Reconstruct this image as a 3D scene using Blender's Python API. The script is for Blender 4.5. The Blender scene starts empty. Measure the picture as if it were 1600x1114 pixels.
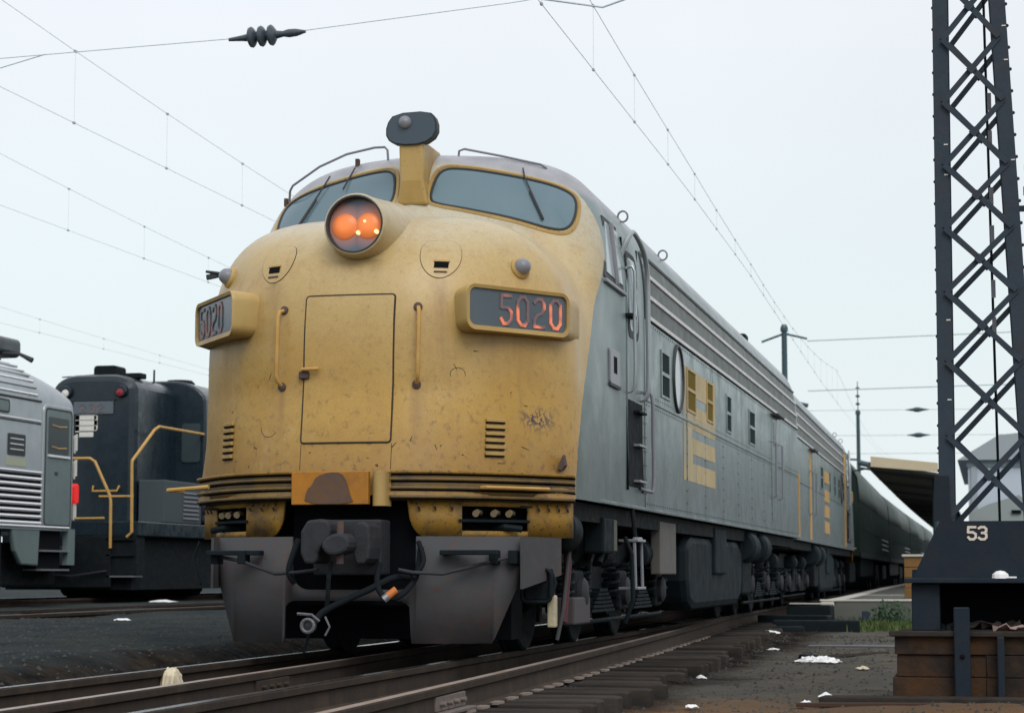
import bpy, bmesh, math, random
import numpy as np
from mathutils import Vector, Matrix
random.seed(7); rng = np.random.default_rng(7)
scene = bpy.context.scene
COL = scene.collection
R = math.radians

# ------------------------------------------------------------------ camera
cd = bpy.data.cameras.new('camera'); cam = bpy.data.objects.new('camera', cd); COL.objects.link(cam)
cam.location = (4.62, -14.9, 0.64)
cam.rotation_euler = (R(90 + 5.831), 0, R(12.691))
cd.sensor_width = 36; cd.lens = 3300 / 1600 * 36
cd.clip_start = 0.1; cd.clip_end = 3000
cd.dof.use_dof = True; cd.dof.focus_distance = 15.5; cd.dof.aperture_fstop = 5.0
scene.camera = cam

# ------------------------------------------------------------------ sky and light
SUN_EL, SUN_AZ = R(44), R(150)            # azimuth clockwise from +Y: soft light from behind the camera and right
w = bpy.data.worlds.new('World'); scene.world = w; w.use_nodes = True
nt = w.node_tree; nt.nodes.clear()
out = nt.nodes.new('ShaderNodeOutputWorld'); bg = nt.nodes.new('ShaderNodeBackground')
sky = nt.nodes.new('ShaderNodeTexSky'); sky.sky_type = 'NISHITA'; sky.sun_disc = False
sky.sun_elevation = SUN_EL; sky.sun_rotation = SUN_AZ; sky.air_density = 1.2; sky.dust_density = 4.0
tc = nt.nodes.new('ShaderNodeTexCoord'); sx = nt.nodes.new('ShaderNodeSeparateXYZ')
nt.links.new(tc.outputs['Generated'], sx.inputs[0])
cr = nt.nodes.new('ShaderNodeValToRGB'); nt.links.new(sx.outputs['Z'], cr.inputs[0])
cr.color_ramp.elements[0].position = 0.0; cr.color_ramp.elements[0].color = (.83, .90, .91, 1)
cr.color_ramp.elements[1].position = 1.0; cr.color_ramp.elements[1].color = (1.0, 1.0, 1.03, 1)
e = cr.color_ramp.elements.new(0.13); e.color = (.80, .89, .915, 1)
e = cr.color_ramp.elements.new(0.30); e.color = (.865, .89, .945, 1)
nz = nt.nodes.new('ShaderNodeTexNoise'); nz.inputs['Scale'].default_value = 2.2; nz.inputs['Detail'].default_value = 4
nt.links.new(tc.outputs['Generated'], nz.inputs['Vector'])
mr = nt.nodes.new('ShaderNodeMapRange'); mr.inputs[1].default_value = .3; mr.inputs[2].default_value = .7
mr.inputs[3].default_value = 10.2; mr.inputs[4].default_value = 11.2
nt.links.new(nz.outputs[0], mr.inputs[0])
vm = nt.nodes.new('ShaderNodeVectorMath'); vm.operation = 'SCALE'
nt.links.new(cr.outputs[0], vm.inputs[0]); nt.links.new(mr.outputs[0], vm.inputs['Scale'])
mx = nt.nodes.new('ShaderNodeMix'); mx.data_type = 'RGBA'; mx.inputs['Factor'].default_value = .93
nt.links.new(sky.outputs[0], mx.inputs['A']); nt.links.new(vm.outputs[0], mx.inputs['B'])
nt.links.new(mx.outputs['Result'], bg.inputs['Color']); bg.inputs['Strength'].default_value = 0.1
nt.links.new(bg.outputs[0], out.inputs[0])
sd = bpy.data.lights.new('sun', 'SUN'); sun = bpy.data.objects.new('sun', sd); COL.objects.link(sun)
sd.energy = 1.5; sd.angle = R(35); sd.color = (1.0, .97, .92)
sdir = Vector((math.sin(SUN_AZ) * math.cos(SUN_EL), math.cos(SUN_AZ) * math.cos(SUN_EL), math.sin(SUN_EL)))
sun.rotation_euler = sdir.to_track_quat('Z', 'Y').to_euler()
vs = scene.view_settings; vs.view_transform = 'Standard'; vs.look = 'None'; vs.exposure = 0.0; vs.gamma = 1.0
vs.use_curve_mapping = False

# ------------------------------------------------------------------ materials
MATS = {}
def mat(name, col, rough=.6, metal=0.0, col2=None, scale=3.0, amount=.5, dirt=None, dirt_amt=.35, dirt_scale=1.2,
        bump=0.0, bump_scale=40, emit=None, estr=0, spec=.4, speck=None, streak=False, coat=0, dirt_rng=(.48, .68)):
    if name in MATS: return MATS[name]
    m = bpy.data.materials.new(name); m.use_nodes = True; n = m.node_tree; b = n.nodes['Principled BSDF']
    b.inputs['Roughness'].default_value = rough; b.inputs['Metallic'].default_value = metal
    b.inputs['Specular IOR Level'].default_value = spec; b.inputs['Coat Weight'].default_value = coat
    tcn = n.nodes.new('ShaderNodeTexCoord'); vec = tcn.outputs['Object']
    def noise(s, d=4, r=.6, stretch=None):
        t = n.nodes.new('ShaderNodeTexNoise'); t.inputs['Scale'].default_value = s; t.inputs['Detail'].default_value = d
        t.inputs['Roughness'].default_value = r
        if stretch:
            mp = n.nodes.new('ShaderNodeMapping'); mp.inputs['Scale'].default_value = stretch
            n.links.new(vec, mp.inputs[0]); n.links.new(mp.outputs[0], t.inputs['Vector'])
        else: n.links.new(vec, t.inputs['Vector'])
        return t.outputs[0]
    def ramp(src, a, bb, lo=0, hi=1):
        r = n.nodes.new('ShaderNodeMapRange'); r.inputs[1].default_value = a; r.inputs[2].default_value = bb
        r.inputs[3].default_value = lo; r.inputs[4].default_value = hi; r.clamp = True
        n.links.new(src, r.inputs[0]); return r.outputs[0]
    def mix(f, a, bb):
        x = n.nodes.new('ShaderNodeMix'); x.data_type = 'RGBA'
        for s, v in (('Factor', f), ('A', a), ('B', bb)):
            if isinstance(v, (tuple, list)): x.inputs[s].default_value = (*v, 1)
            elif isinstance(v, (int, float)): x.inputs[s].default_value = v
            else: n.links.new(v, x.inputs[s])
        return x.outputs['Result']
    c = col
    if col2: c = mix(ramp(noise(scale), .5 - amount * .5, .5 + amount * .5), col, col2)
    if dirt:
        c = mix(ramp(noise(dirt_scale, 6, .7, (1, 1, .35) if streak else None) if not streak else noise(dirt_scale, 3, .55, (1, 1, .3)), dirt_rng[0], dirt_rng[1], 0, dirt_amt), c, dirt)
    if speck:
        c = mix(ramp(noise(speck[1], 2, .5), speck[2], speck[2] + .06, 0, speck[3]), c, speck[0])
    m['_c'] = 1
    if not isinstance(c, tuple): n.links.new(c, b.inputs['Base Color'])
    else: b.inputs['Base Color'].default_value = (*c, 1)
    if col2 or dirt:
        n.links.new(ramp(noise(scale * 2.3), .3, .7, max(0, rough - .1), min(1, rough + .12)), b.inputs['Roughness'])
    if bump:
        bp = n.nodes.new('ShaderNodeBump'); bp.inputs['Strength'].default_value = 1.0; bp.inputs['Distance'].default_value = bump
        n.links.new(noise(bump_scale, 5), bp.inputs['Height']); n.links.new(bp.outputs[0], b.inputs['Normal'])
    if emit:
        b.inputs['Emission Color'].default_value = (*emit, 1); b.inputs['Emission Strength'].default_value = estr
    m['kit'] = 0
    MATS[name] = m; m_tools[name] = (n, b, noise, ramp, mix, c, tcn)
    return m
m_tools = {}

YEL = (.43, .25, .043); YEL2 = (.48, .305, .078)
M = {}
M['yellow'] = mat('buff_yellow_paint', (.39, .25, .07), .45, col2=(.44, .315, .12), scale=1.6, amount=.6, dirt=(.25, .15, .06), dirt_amt=.5, dirt_scale=2.2, streak=True, bump=.002, bump_scale=9, speck=((.16, .09, .05), 45, .66, .6))
M['yellow_dirty'] = mat('soiled_yellow_paint', (.30, .165, .018), .6, col2=(.22, .12, .018), scale=5, dirt=(.045, .04, .035), dirt_amt=.75, dirt_scale=4, speck=((.05, .035, .03), 38, .62, .8))
M['yellow_rail'] = mat('handrail_yellow_paint', (.52, .33, .11), .5, col2=(.44, .24, .05), scale=8)
M['ridge'] = mat('grimy_ridge_paint', (.19, .11, .024), .6, col2=(.11, .08, .035), scale=6, dirt=(.045, .042, .04), dirt_amt=.7, dirt_scale=5)
M['orange'] = mat('orange_plate_paint', (.43, .17, .012), .6, col2=(.33, .14, .015), scale=8, dirt=(.1, .06, .03), dirt_amt=.5, dirt_scale=9)
M['rust'] = mat('dull_rust', (.10, .062, .05), .85, col2=(.07, .055, .055), scale=8)
GR = (.162, .216, .218)
M['gray'] = mat('grey_body_paint', GR, .34, col2=(.185, .248, .252), scale=1.3, dirt=(.078, .118, .110), dirt_amt=.75, dirt_scale=1.9, streak=True, spec=.5, bump=.010, bump_scale=1.7)
M['roofgray'] = mat('roof_grey_paint', (.30, .32, .34), .55, col2=(.22, .24, .25), scale=3)
M['grille'] = mat('grille_grey', (.10, .115, .115), .6, col2=(.15, .165, .16), scale=2)
M['steelstrip'] = mat('stainless_strip', (.62, .58, .57), .35, metal=.35, col2=(.5, .48, .48), scale=6)
M['dark'] = mat('undergear_black', (.005, .0082, .0105), .75, col2=(.009, .0135, .016), scale=5, dirt=(.026, .024, .022), dirt_amt=.4, dirt_scale=6, spec=.12)
M['dark2'] = mat('undergear_grey', (.010, .0165, .020), .7, col2=(.006, .010, .0125), scale=4, spec=.12)
M['pilot'] = mat('pilot_dark_grey', (.074, .072, .075), .7, col2=(.058, .064, .070), scale=3, dirt=(.092, .068, .056), dirt_amt=.6, dirt_scale=2.2, bump=.003, bump_scale=12, speck=((.12, .045, .035), 22, .64, .7), spec=.1)
M['coupler'] = mat('coupler_iron', (.040, .044, .052), .6, col2=(.028, .028, .030), scale=9, bump=.003, bump_scale=30, spec=.12)
M['black'] = mat('black_recess', (.004, .005, .007), .9, spec=.1)
M['seam'] = mat('dark_seam', (.04, .03, .02), .8)
M['glass'] = mat('windshield_glass', (.10, .168, .205), .12, spec=.5, col2=(.125, .195, .23), scale=1.0, dirt=(.17,.22,.24), dirt_amt=.5, dirt_scale=1.3)
M['glass_dark'] = mat('dark_window_glass', (.022, .033, .036), .3, spec=.25)
M['lens'] = mat('headlight_reflector', (.095, .125, .165), .3, spec=.6, emit=(.5, .2, .08), estr=.02)
M['numglass'] = mat('number_glass', (.085, .11, .13), .2, spec=.5)
M['louvdark'] = mat('dark_louver_pane', (.030, .042, .045), .9, spec=0.0, col2=(.045, .058, .06), scale=12)
M['dark3'] = mat('dusty_tank_grey', (.0095, .018, .024), .7, col2=(.0065, .0125, .017), scale=2, dirt=(.016,.018,.018), dirt_amt=.4, spec=.12)
M['towerbase'] = mat('base_blue_black_paint', (.0085, .0165, .027), .65, col2=(.012, .021, .031), scale=5, dirt=(.022, .020, .020), dirt_amt=.45, dirt_scale=5, spec=.2, bump=.0015, bump_scale=30)  # same steel without the painted haze of the upper tower
M['splice'] = mat('worn_splice_steel', (.17,.14,.125), .6, col2=(.10,.08,.07), scale=14)
M['gladm'] = mat('worn_cast_iron', (.13,.135,.15), .5, col2=(.07,.07,.075), scale=20)
M['paleglass'] = mat('pale_cab_glass', (.30,.37,.40), .12, spec=.5)
M['rubber'] = mat('window_gasket', (.028, .032, .034), .6)
M['chrome'] = mat('worn_bright_metal', (.32, .33, .35), .4, metal=.7)
M['lampdome'] = mat('lamp_dome_grey', (.20, .21, .24), .35)
M['brass'] = mat('dull_brass', (.45, .36, .22), .4, metal=.6)
M['hose'] = mat('rubber_hose', (.010, .013, .016), .85, spec=.08)
M['white'] = mat('white_paint', (.68, .68, .64), .55, col2=(.6, .6, .55), scale=9)
M['navy'] = mat('weathered_black_paint', (.0070, .0165, .0250), .27, col2=(.010, .0215, .031), scale=2, dirt=(.016, .028, .034), dirt_amt=.35, dirt_scale=2, spec=.45)
M['silver'] = mat('stainless_side', (.39, .43, .455), .38, metal=.4, col2=(.34, .38, .40), scale=2, dirt=(.3, .31, .3), dirt_amt=.3)
M['flute'] = mat('bright_flute', (.85, .86, .88), .3, metal=.5)
M['silverdoor'] = mat('dull_door_steel', (.15, .20, .20), .5, metal=.1, col2=(.125, .17, .17), scale=2)
M['red'] = mat('red_marker_lens', (.6, .005, .005), .3, emit=(1, .01, .005), estr=.35)
M['green'] = mat('dark_green_coach_paint', (.015, .026, .024), .8, col2=(.022, .034, .031), scale=1, spec=.04)
M['coachroof'] = mat('coach_roof_sky_sheen', (.085, .11, .105), .6, col2=(.11, .135, .128), scale=.6, spec=.3)
M['tower'] = mat('tower_veiled_paint', (.022, .037, .056), .6, col2=(.030, .045, .062), scale=6, dirt=(.045, .038, .034), dirt_amt=.45, dirt_scale=5, spec=.25, bump=.0015, bump_scale=30)  # distance haze painted into the colour, lighter and bluer than the base
M['timber2'] = mat('grey_split_timber', (.036, .034, .033), .95, col2=(.062, .052, .044), scale=9, bump=.008, bump_scale=26, spec=.06, dirt=(.015,.015,.015), dirt_amt=.6, dirt_scale=5)
M['timber'] = mat('creosoted_timber', (.022, .022, .022), .95, col2=(.050, .041, .034), scale=6, bump=.006, bump_scale=22, spec=.06)
M['timber_brown'] = mat('rusty_brown_timber', (.068, .036, .018), .95, col2=(.026, .024, .024), scale=2.6, amount=.35, bump=.012, bump_scale=14, spec=.08, dirt=(.015,.016,.018), dirt_amt=.8, dirt_scale=3)
M['rail'] = mat('rusty_rail_side', (.056, .043, .035), .85, col2=(.042, .036, .032), scale=7, dirt=(.10, .068, .046), dirt_amt=.45, dirt_scale=4, spec=.08)
M['railtop'] = mat('worn_rail_head', (.36, .30, .265), .45, metal=.35, col2=(.24, .185, .155), scale=5)
M['railshiny'] = mat('polished_rail_head', (.80, .82, .84), .18, metal=1.0)
M['concrete'] = mat('platform_concrete', (.125, .128, .115), .95, col2=(.095, .10, .092), scale=2, spec=.1)
M['paleedge'] = mat('pale_platform_edge', (.50, .49, .44), .8)
M['cream'] = mat('cream_fascia_paint', (.56, .48, .34), .6, col2=(.48, .41, .28), scale=2)
M['canopydark'] = mat('canopy_soffit', (.075, .085, .083), .95, col2=(.095, .10, .095), scale=3, spec=.1)
M['bldg'] = mat('pale_metal_siding', (.46, .52, .60), .7, col2=(.43, .49, .56), scale=.5)
M['bldgroof'] = mat('grey_roof_sheet', (.29, .33, .36), .7)
M['paper'] = mat('white_litter', (.78, .79, .80), .8)
M['wad'] = mat('cream_wad', (.62, .56, .42), .9, col2=(.5, .43, .3), scale=12)
M['wire'] = mat('weathered_copper_wire', (.42, .52, .52), .6)
M['porcelain'] = mat('dark_porcelain', (.055, .075, .09), .3)
M['foliage'] = mat('weed_green', (.022, .055, .028), .85, col2=(.035, .07, .03), scale=6)
M['grass'] = mat('grass_green', (.055, .095, .022), .9, col2=(.085, .115, .035), scale=8)
M['pole'] = mat('pole_teal_steel', (.035, .075, .09), .7)
M['ochre'] = mat('ochre_crate_paint', (.22, .115, .03), .7, col2=(.16, .08, .025), scale=4)
M['tan'] = mat('tan_cover_paint', (.12, .113, .10), .7, col2=(.10, .097, .09), scale=3)
M['redgear'] = mat('faded_red_paint', (.085, .018, .024), .7)
M['buffpad'] = mat('buff_brake_pad', (.46, .42, .29), .8, col2=(.34, .30, .2), scale=14)

# amber lamps: lit
M['amber'] = mat('lit_amber_lamp', (.45, .14, .05), .35, emit=(1.0, .24, .05), estr=.50)
M['amberhot'] = mat('lamp_hotspot', (1, .6, .3), .4, emit=(1.0, .62, .28), estr=1.5)  # emissive beads that paint in hot spots on the lit lamps
def lamp_glow(key, r0, r1, hi, lo):
    m = M[key]; n, b, noise, ramp, mix, c, tcn = m_tools[m.name]; ds = []
    for cx_ in (-.058, .126):
        v_ = n.nodes.new('ShaderNodeVectorMath'); v_.operation = 'DISTANCE'; n.links.new(tcn.outputs['Object'], v_.inputs[0]); v_.inputs[1].default_value = (cx_, .12, 3.23); ds.append(v_.outputs['Value'])
    k = n.nodes.new('ShaderNodeMath'); k.operation = 'MINIMUM'; n.links.new(ds[0], k.inputs[0]); n.links.new(ds[1], k.inputs[1])
    n.links.new(ramp(k.outputs[0], r0, r1, hi, lo), b.inputs['Emission Strength'])
lamp_glow('amber', .02, .10, .72, .34); lamp_glow('lens', .09, .19, .30, 0.0)  # reflector emits as well: lamp halo painted onto it
M['lens'].node_tree.nodes['Principled BSDF'].inputs['Emission Color'].default_value = (1, .26, .06, 1)
def digit_mat(name, s):
    m = mat(name, (.19, .13, .14) if s > .3 else (.090, .108, .125), .35)
    n, b, noise, ramp, mix, c, tcn = m_tools[name]
    n.links.new(ramp(noise(6.5, 1), .45, .60, 0.0, s), b.inputs['Emission Strength'])
    b.inputs['Emission Color'].default_value = (1.0, .20, .03, 1); return m
M['digit'] = digit_mat('backlit_number', .75); M['digitdim'] = digit_mat('dim_backlit_number', .07)

# locomotive skin: yellow front / grey body, split along the real paint line
def skin_mat():
    name = 'locomotive_skin'; m = mat(name, GR, .42)
    n, b, noise, ramp, mix, c, tcn = m_tools[name]
    sep = n.nodes.new('ShaderNodeSeparateXYZ'); n.links.new(tcn.outputs['Object'], sep.inputs[0])
    def mth(op, a, bb=None):
        k = n.nodes.new('ShaderNodeMath'); k.operation = op
        for i, v in enumerate((a, bb)):
            if v is None: continue
            if isinstance(v, (int, float)): k.inputs[i].default_value = v
            else: n.links.new(v, k.inputs[i])
        return k.outputs[0]
    x, y, z = sep.outputs
    dz = mth('SUBTRACT', z, 1.49)
    yb = mth('ADD', mth('ADD', mth('MULTIPLY', dz, .34), mth('MULTIPLY', mth('MULTIPLY', dz, dz), .225)), 1.13)
    yb = mth('MINIMUM', yb, 2.42)
    wob = mth('MULTIPLY', mth('SUBTRACT', noise(14, 3), .5), .03)
    d = mth('ADD', mth('SUBTRACT', yb, y), wob)
    isy = ramp(d, -.004, .004)
    zr = mth('ADD', z, mth('MULTIPLY', mth('MULTIPLY', x, x), .135))
    isroof = ramp(mth('ADD', zr, mth('MULTIPLY', mth('SUBTRACT', noise(3.5, 5), .5), .10)), 4.03, 4.10)
    yel = mix(ramp(noise(1.3, 5), .3, .7), YEL, YEL2)
    sky_sheen = ramp(mth('ADD', z, mth('MULTIPLY', mth('SUBTRACT', noise(1.2, 5), .5), 1.2)), 1.9, 3.6, 0, .88)
    yel = mix(sky_sheen, yel, (.50, .425, .245))
    yel = mix(ramp(mth('ADD', z, mth('MULTIPLY', mth('SUBTRACT', noise(1.6, 5), .5), .7)), 3.0, 3.6, 0, .85), yel, (.44, .435, .36))  # greyer second stage of the painted sheen near the hood top
    yel = mix(ramp(noise(110, 3, .6), .52, .66, 0, .28), yel, (.24, .13, .045)); yel = mix(ramp(noise(85, 3, .6), .55, .68, 0, .25), yel, (.55, .43, .24))                                                  # pale upper nose: sky sheen put into the colour
    yel = mix(ramp(noise(2.4, 6, .75), .50, .72, 0, .55), yel, (.36, .20, .06))          # rusty wear
    yel = mix(ramp(noise(26, 6, .7), .60, .70, 0, .45), yel, (.26, .13, .06))
    yel = mix(ramp(noise(3.1, 6, .7, (1, 1, .12)), .56, .74, 0, .35), yel, (.20, .13, .07))    # water streaks
    def drip(x0, z0, ln, wd):
        ax = mth('ABSOLUTE', mth('SUBTRACT', mth('ADD', x, mth('MULTIPLY', mth('SUBTRACT', noise(9, 2, .5, (1, 1, .15)), .5), .05)), x0))
        dzz = mth('SUBTRACT', z0, z)
        return mth('MULTIPLY', mth('MULTIPLY', ramp(ax, wd*.2, wd, 1, 0), ramp(dzz, 0, ln, 1, 0)), mth('MULTIPLY', ramp(dzz, -.01, .01), ramp(noise(5, 4, .6, (1, 1, .1)), .35, .6)))
    for x0, z0, ln, wd in ((.52,2.0,.55,.05),(-.52,2.0,.5,.05),(1.04,1.5,.15,.12),(-1.03,1.5,.15,.12),(.66,2.82,.5,.10),(-.62,2.82,.55,.10),(1.1,2.4,.5,.22),(-1.05,2.4,.5,.22),(1.18,2.88,.3,.06),(-.1,2.98,.25,.2),(.18,2.98,.25,.1)):
        yel = mix(mth('MULTIPLY', drip(x0, z0, ln, wd), .5), yel, (.21, .115, .05))
    low = ramp(mth('ADD', z, mth('MULTIPLY', mth('SUBTRACT', noise(6, 6, .75), .5), .45)), 1.80, 1.36, 0, .7)
    yel = mix(low, yel, (.255, .14, .035))
    yel = mix(mth('MULTIPLY', ramp(noise(17, 5, .75), .54, .66), ramp(z, 2.4, 1.4, .18, .75)), yel, (.15, .085, .05))
    wid = noise(1.7, 6, .8); yel = mix(ramp(wid, .53, .70, 0, .5), yel, (.37, .235, .085)); yel = mix(ramp(wid, .44, .30, 0, .4), yel, (.50, .36, .17))
    chip = ramp(noise(70, 3), .70, .73, 0, .5); yel = mix(chip, yel, (.62, .48, .26))
    # the bruise of flaked paint low on the right
    px = mth('SUBTRACT', x, 1.30); pz = mth('SUBTRACT', z, 1.79)
    rr = mth('SQRT', mth('ADD', mth('MULTIPLY', px, px), mth('MULTIPLY', mth('MULTIPLY', pz, pz), 1.2)))
    br = mth('MULTIPLY', ramp(rr, .03, .13, 1, 0), ramp(noise(30, 3), .47, .53))
    yel = mix(br, yel, (.07, .05, .07))
    g = mix(ramp(noise(1.1, 5), .3, .7), GR, (.187, .25, .254))
    g = mix(ramp(noise(1.6, 3, .55, (1, 1, .2)), .5, .75, 0, .45), g, (.15, .175, .17))
    g = mix(ramp(mth('ADD', z, mth('MULTIPLY', mth('SUBTRACT', noise(1.5, 6), .5), .7)), 2.6, 1.5, 0, .92), g, (.062, .084, .078))   # road dirt plus painted falloff of sky reflection toward the sill
    rf = mix(ramp(noise(4, 5), .35, .65), (.33, .34, .37), (.24, .25, .27))
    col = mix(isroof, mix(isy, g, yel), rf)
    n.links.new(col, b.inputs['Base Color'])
    n.links.new(ramp(noise(2.2),   .3, .7, .30, .46), b.inputs['Roughness'])
    bp = n.nodes.new('ShaderNodeBump'); bp.inputs['Distance'].default_value = .011; bp.inputs['Strength'].default_value = .7
    n.links.new(noise(2.6, 3), bp.inputs['Height']); n.links.new(bp.outputs[0], b.inputs['Normal'])
    return m
M['skin'] = skin_mat()
def grime_and_reflection(key, lo, hi, col, amt):
    m = M[key]; n, b, noise, ramp, mix, c, tcn = m_tools[m.name]
    sep = n.nodes.new('ShaderNodeSeparateXYZ'); n.links.new(tcn.outputs['Object'], sep.inputs[0])
    k = n.nodes.new('ShaderNodeMath'); k.operation = 'MULTIPLY_ADD'; n.links.new(noise(1.5, 6), k.inputs[0]); k.inputs[1].default_value = .7; n.links.new(sep.outputs[2], k.inputs[2])
    n.links.new(mix(ramp(k.outputs[0], hi+.35, lo+.35, 0, amt), c, col), b.inputs['Base Color'])
grime_and_reflection('gray', 1.5, 2.6, (.062, .084, .078), .92)  # dirt and the dimmer reflection low on the side, both in the colour

# ------------------------------------------------------------------ mesh helpers
class MB:
    def __init__(s): s.v = []; s.f = []
    def add(s, v, f):
        o = len(s.v); s.v += [tuple(p) for p in v]; s.f += [tuple(i + o for i in q) for q in f]; return s
    def box(s, lo, hi):
        (a, b, c), (d, e, f) = lo, hi
        return s.add([(a,b,c),(d,b,c),(d,e,c),(a,e,c),(a,b,f),(d,b,f),(d,e,f),(a,e,f)],
                     [(0,3,2,1),(4,5,6,7),(0,1,5,4),(1,2,6,5),(2,3,7,6),(3,0,4,7)])
    def cbox(s, c, size, rot=None):
        h = [k / 2 for k in size]; m = MB().box([-k for k in h], h)
        v = [Vector(p) for p in m.v]
        if rot is not None: v = [rot @ p for p in v]
        return s.add([p + Vector(c) for p in v], m.f)
    def bar(s, p, q, wdt, t, up=(0, 0, 1)):
        p, q = Vector(p), Vector(q); d = (q - p).normalized(); u = Vector(up)
        a = d.cross(u)
        if a.length < 1e-4: a = d.cross(Vector((1, 0, 0)))
        a.normalize(); b = a.cross(d).normalized()
        a *= wdt / 2; b *= t / 2
        return s.add([p-a-b, p+a-b, p+a+b, p-a+b, q-a-b, q+a-b, q+a+b, q-a+b],
                     [(0,1,2,3),(7,6,5,4),(0,4,5,1),(1,5,6,2),(2,6,7,3),(3,7,4,0)])
    def tube(s, path, r, n=8, closed=False):
        P = [Vector(p) for p in path]; N = len(P); o = []; prev = None
        rr = r if isinstance(r, (list, tuple)) else [r] * N
        for i in range(N):
            if closed: t = P[(i + 1) % N] - P[i - 1]
            else: t = P[min(i + 1, N - 1)] - P[max(i - 1, 0)]
            t.normalize()
            if prev is None:
                a = t.cross(Vector((0, 0, 1)))
                if a.length < .05: a = t.cross(Vector((1, 0, 0)))
            else: a = prev - t * prev.dot(t)
            a.normalize(); prev = a; b = t.cross(a)
            for k in range(n):
                g = 2 * math.pi * k / n; o.append(P[i] + (a * math.cos(g) + b * math.sin(g)) * rr[i])
        f = []
        for i in range(N if closed else N - 1):
            j = (i + 1) % N
            for k in range(n):
                f.append((i*n+k, i*n+(k+1)%n, j*n+(k+1)%n, j*n+k))
        if not closed: f += [tuple(range(n))[::-1], tuple((N-1)*n+k for k in range(n))]
        return s.add(o, f)
    def cyl(s, p, q, r, n=16, r2=None): return s.tube([p, q], [r, r if r2 is None else r2], n)
    def lathe(s, prof, c, axis, n=20, caps=True):
        """prof: (radius, along) pairs; axis: direction"""
        ax = Vector(axis).normalized(); a = ax.orthogonal().normalized(); b = ax.cross(a); c = Vector(c); v = []; f = []
        for (r, h) in prof:
            for k in range(n):
                g = 2 * math.pi * k / n; v.append(c + ax * h + (a * math.cos(g) + b * math.sin(g)) * max(r, 1e-4))
        for i in range(len(prof) - 1):
            for k in range(n): f.append((i*n+k, i*n+(k+1)%n, (i+1)*n+(k+1)%n, (i+1)*n+k))
        if caps: f += [tuple(range(n))[::-1], tuple((len(prof)-1)*n+k for k in range(n))]
        return s.add(v, f)
    def prism(s, poly, fr, d0, d1):
        """poly in (u,v); fr: function (u,v,d)->point"""
        n = len(poly); v = [fr(u, q, d0) for u, q in poly] + [fr(u, q, d1) for u, q in poly]
        return s.add(v, [tuple(range(n))[::-1], tuple(range(n, 2*n))] + [(i, (i+1) % n, n+(i+1) % n, n+i) for i in range(n)])
    def grid(s, pts, nu, nv, wrap=False):
        f = []
        for i in range(nu - 1):
            for j in range(nv if wrap else nv - 1):
                k = (j + 1) % nv; f.append((i*nv+j, i*nv+k, (i+1)*nv+k, (i+1)*nv+j))
        return s.add(pts, f)
    def build(s, name, m, parent=None, smooth=False, bevel=0, solid=0, org=None, loc=None, weld=False):
        me = bpy.data.meshes.new(name)
        if org is None:
            org = Vector(parent['_o']) if parent is not None and '_o' in parent else Vector((0, 0, 0))
        org = Vector(org)
        me.from_pydata([tuple(Vector(p) - org) for p in s.v], [], s.f)
        bm = bmesh.new(); bm.from_mesh(me)
        if weld: bmesh.ops.remove_doubles(bm, verts=bm.verts, dist=1e-4)
        bmesh.ops.recalc_face_normals(bm, faces=bm.faces); bm.to_mesh(me); bm.free()
        if smooth:
            me.polygons.foreach_set('use_smooth', [True] * len(me.polygons))
            me.set_sharp_from_angle(angle=R(38))
        me.materials.append(m)
        o = bpy.data.objects.new(name, me); COL.objects.link(o)
        if parent is not None: o.parent = parent
        else: o.location = org
        if bevel:
            b = o.modifiers.new('bevel', 'BEVEL'); b.width = bevel; b.segments = 2; b.limit_method = 'ANGLE'; b.angle_limit = R(40)
        if solid:
            k = o.modifiers.new('solid', 'SOLIDIFY'); k.thickness = solid; k.offset = -1
        return o
FY = lambda Y: (lambda u, v, d: (u, Y + d, v))      # u=x v=z
FX = lambda X: (lambda u, v, d: (X + d, u, v))      # u=y v=z
FZ = lambda Z: (lambda u, v, d: (u, v, Z + d))
def tag(o, label=None, cat=None, group=None, kind=None):
    if label: o['label'] = label
    if cat: o['category'] = cat
    if group: o['group'] = group
    if kind: o['kind'] = kind
    return o
def thing(name, loc, label, cat, group=None, kind=None, local=False):
    o = bpy.data.objects.new(name, None); COL.objects.link(o); o.location = loc
    if not local: o['_o'] = tuple(loc)       # parts are given in world coordinates
    o.empty_display_size = .3
    return tag(o, label, cat, group, kind)
def inst(src, name=None, parent=None):
    c = src.copy(); COL.objects.link(c)
    if parent is not None: c.parent = parent
    return c
def copy_tree(o, parent=None, skip=()):
    c = o.copy(); COL.objects.link(c)
    if parent is not None: c.parent = parent
    for ch in o.children:
        if ch.name.split('.')[0] not in skip: copy_tree(ch, c, skip)
    return c
def smooth_poly(P, it=2):
    for _ in range(it):
        Q = []
        for i in range(len(P)):
            a, b = P[i], P[(i + 1) % len(P)]
            Q += [(a[0]*.75+b[0]*.25, a[1]*.75+b[1]*.25), (a[0]*.25+b[0]*.75, a[1]*.25+b[1]*.75)]
        P = Q
    return P
def rrect(u0, v0, u1, v1, r, n=5):
    P = []
    for cx, cy, a0 in ((u1-r, v1-r, 0), (u0+r, v1-r, 90), (u0+r, v0+r, 180), (u1-r, v0+r, 270)):
        for k in range(n + 1):
            a = R(a0 + 90 * k / n); P.append((cx + r*math.cos(a), cy + r*math.sin(a)))
    return P
def arc(c, r, a0, a1, n, fr):
    return [fr(c[0] + r*math.cos(R(a0+(a1-a0)*k/n)), c[1] + r*math.sin(R(a0+(a1-a0)*k/n)), 0) for k in range(n+1)]
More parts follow.
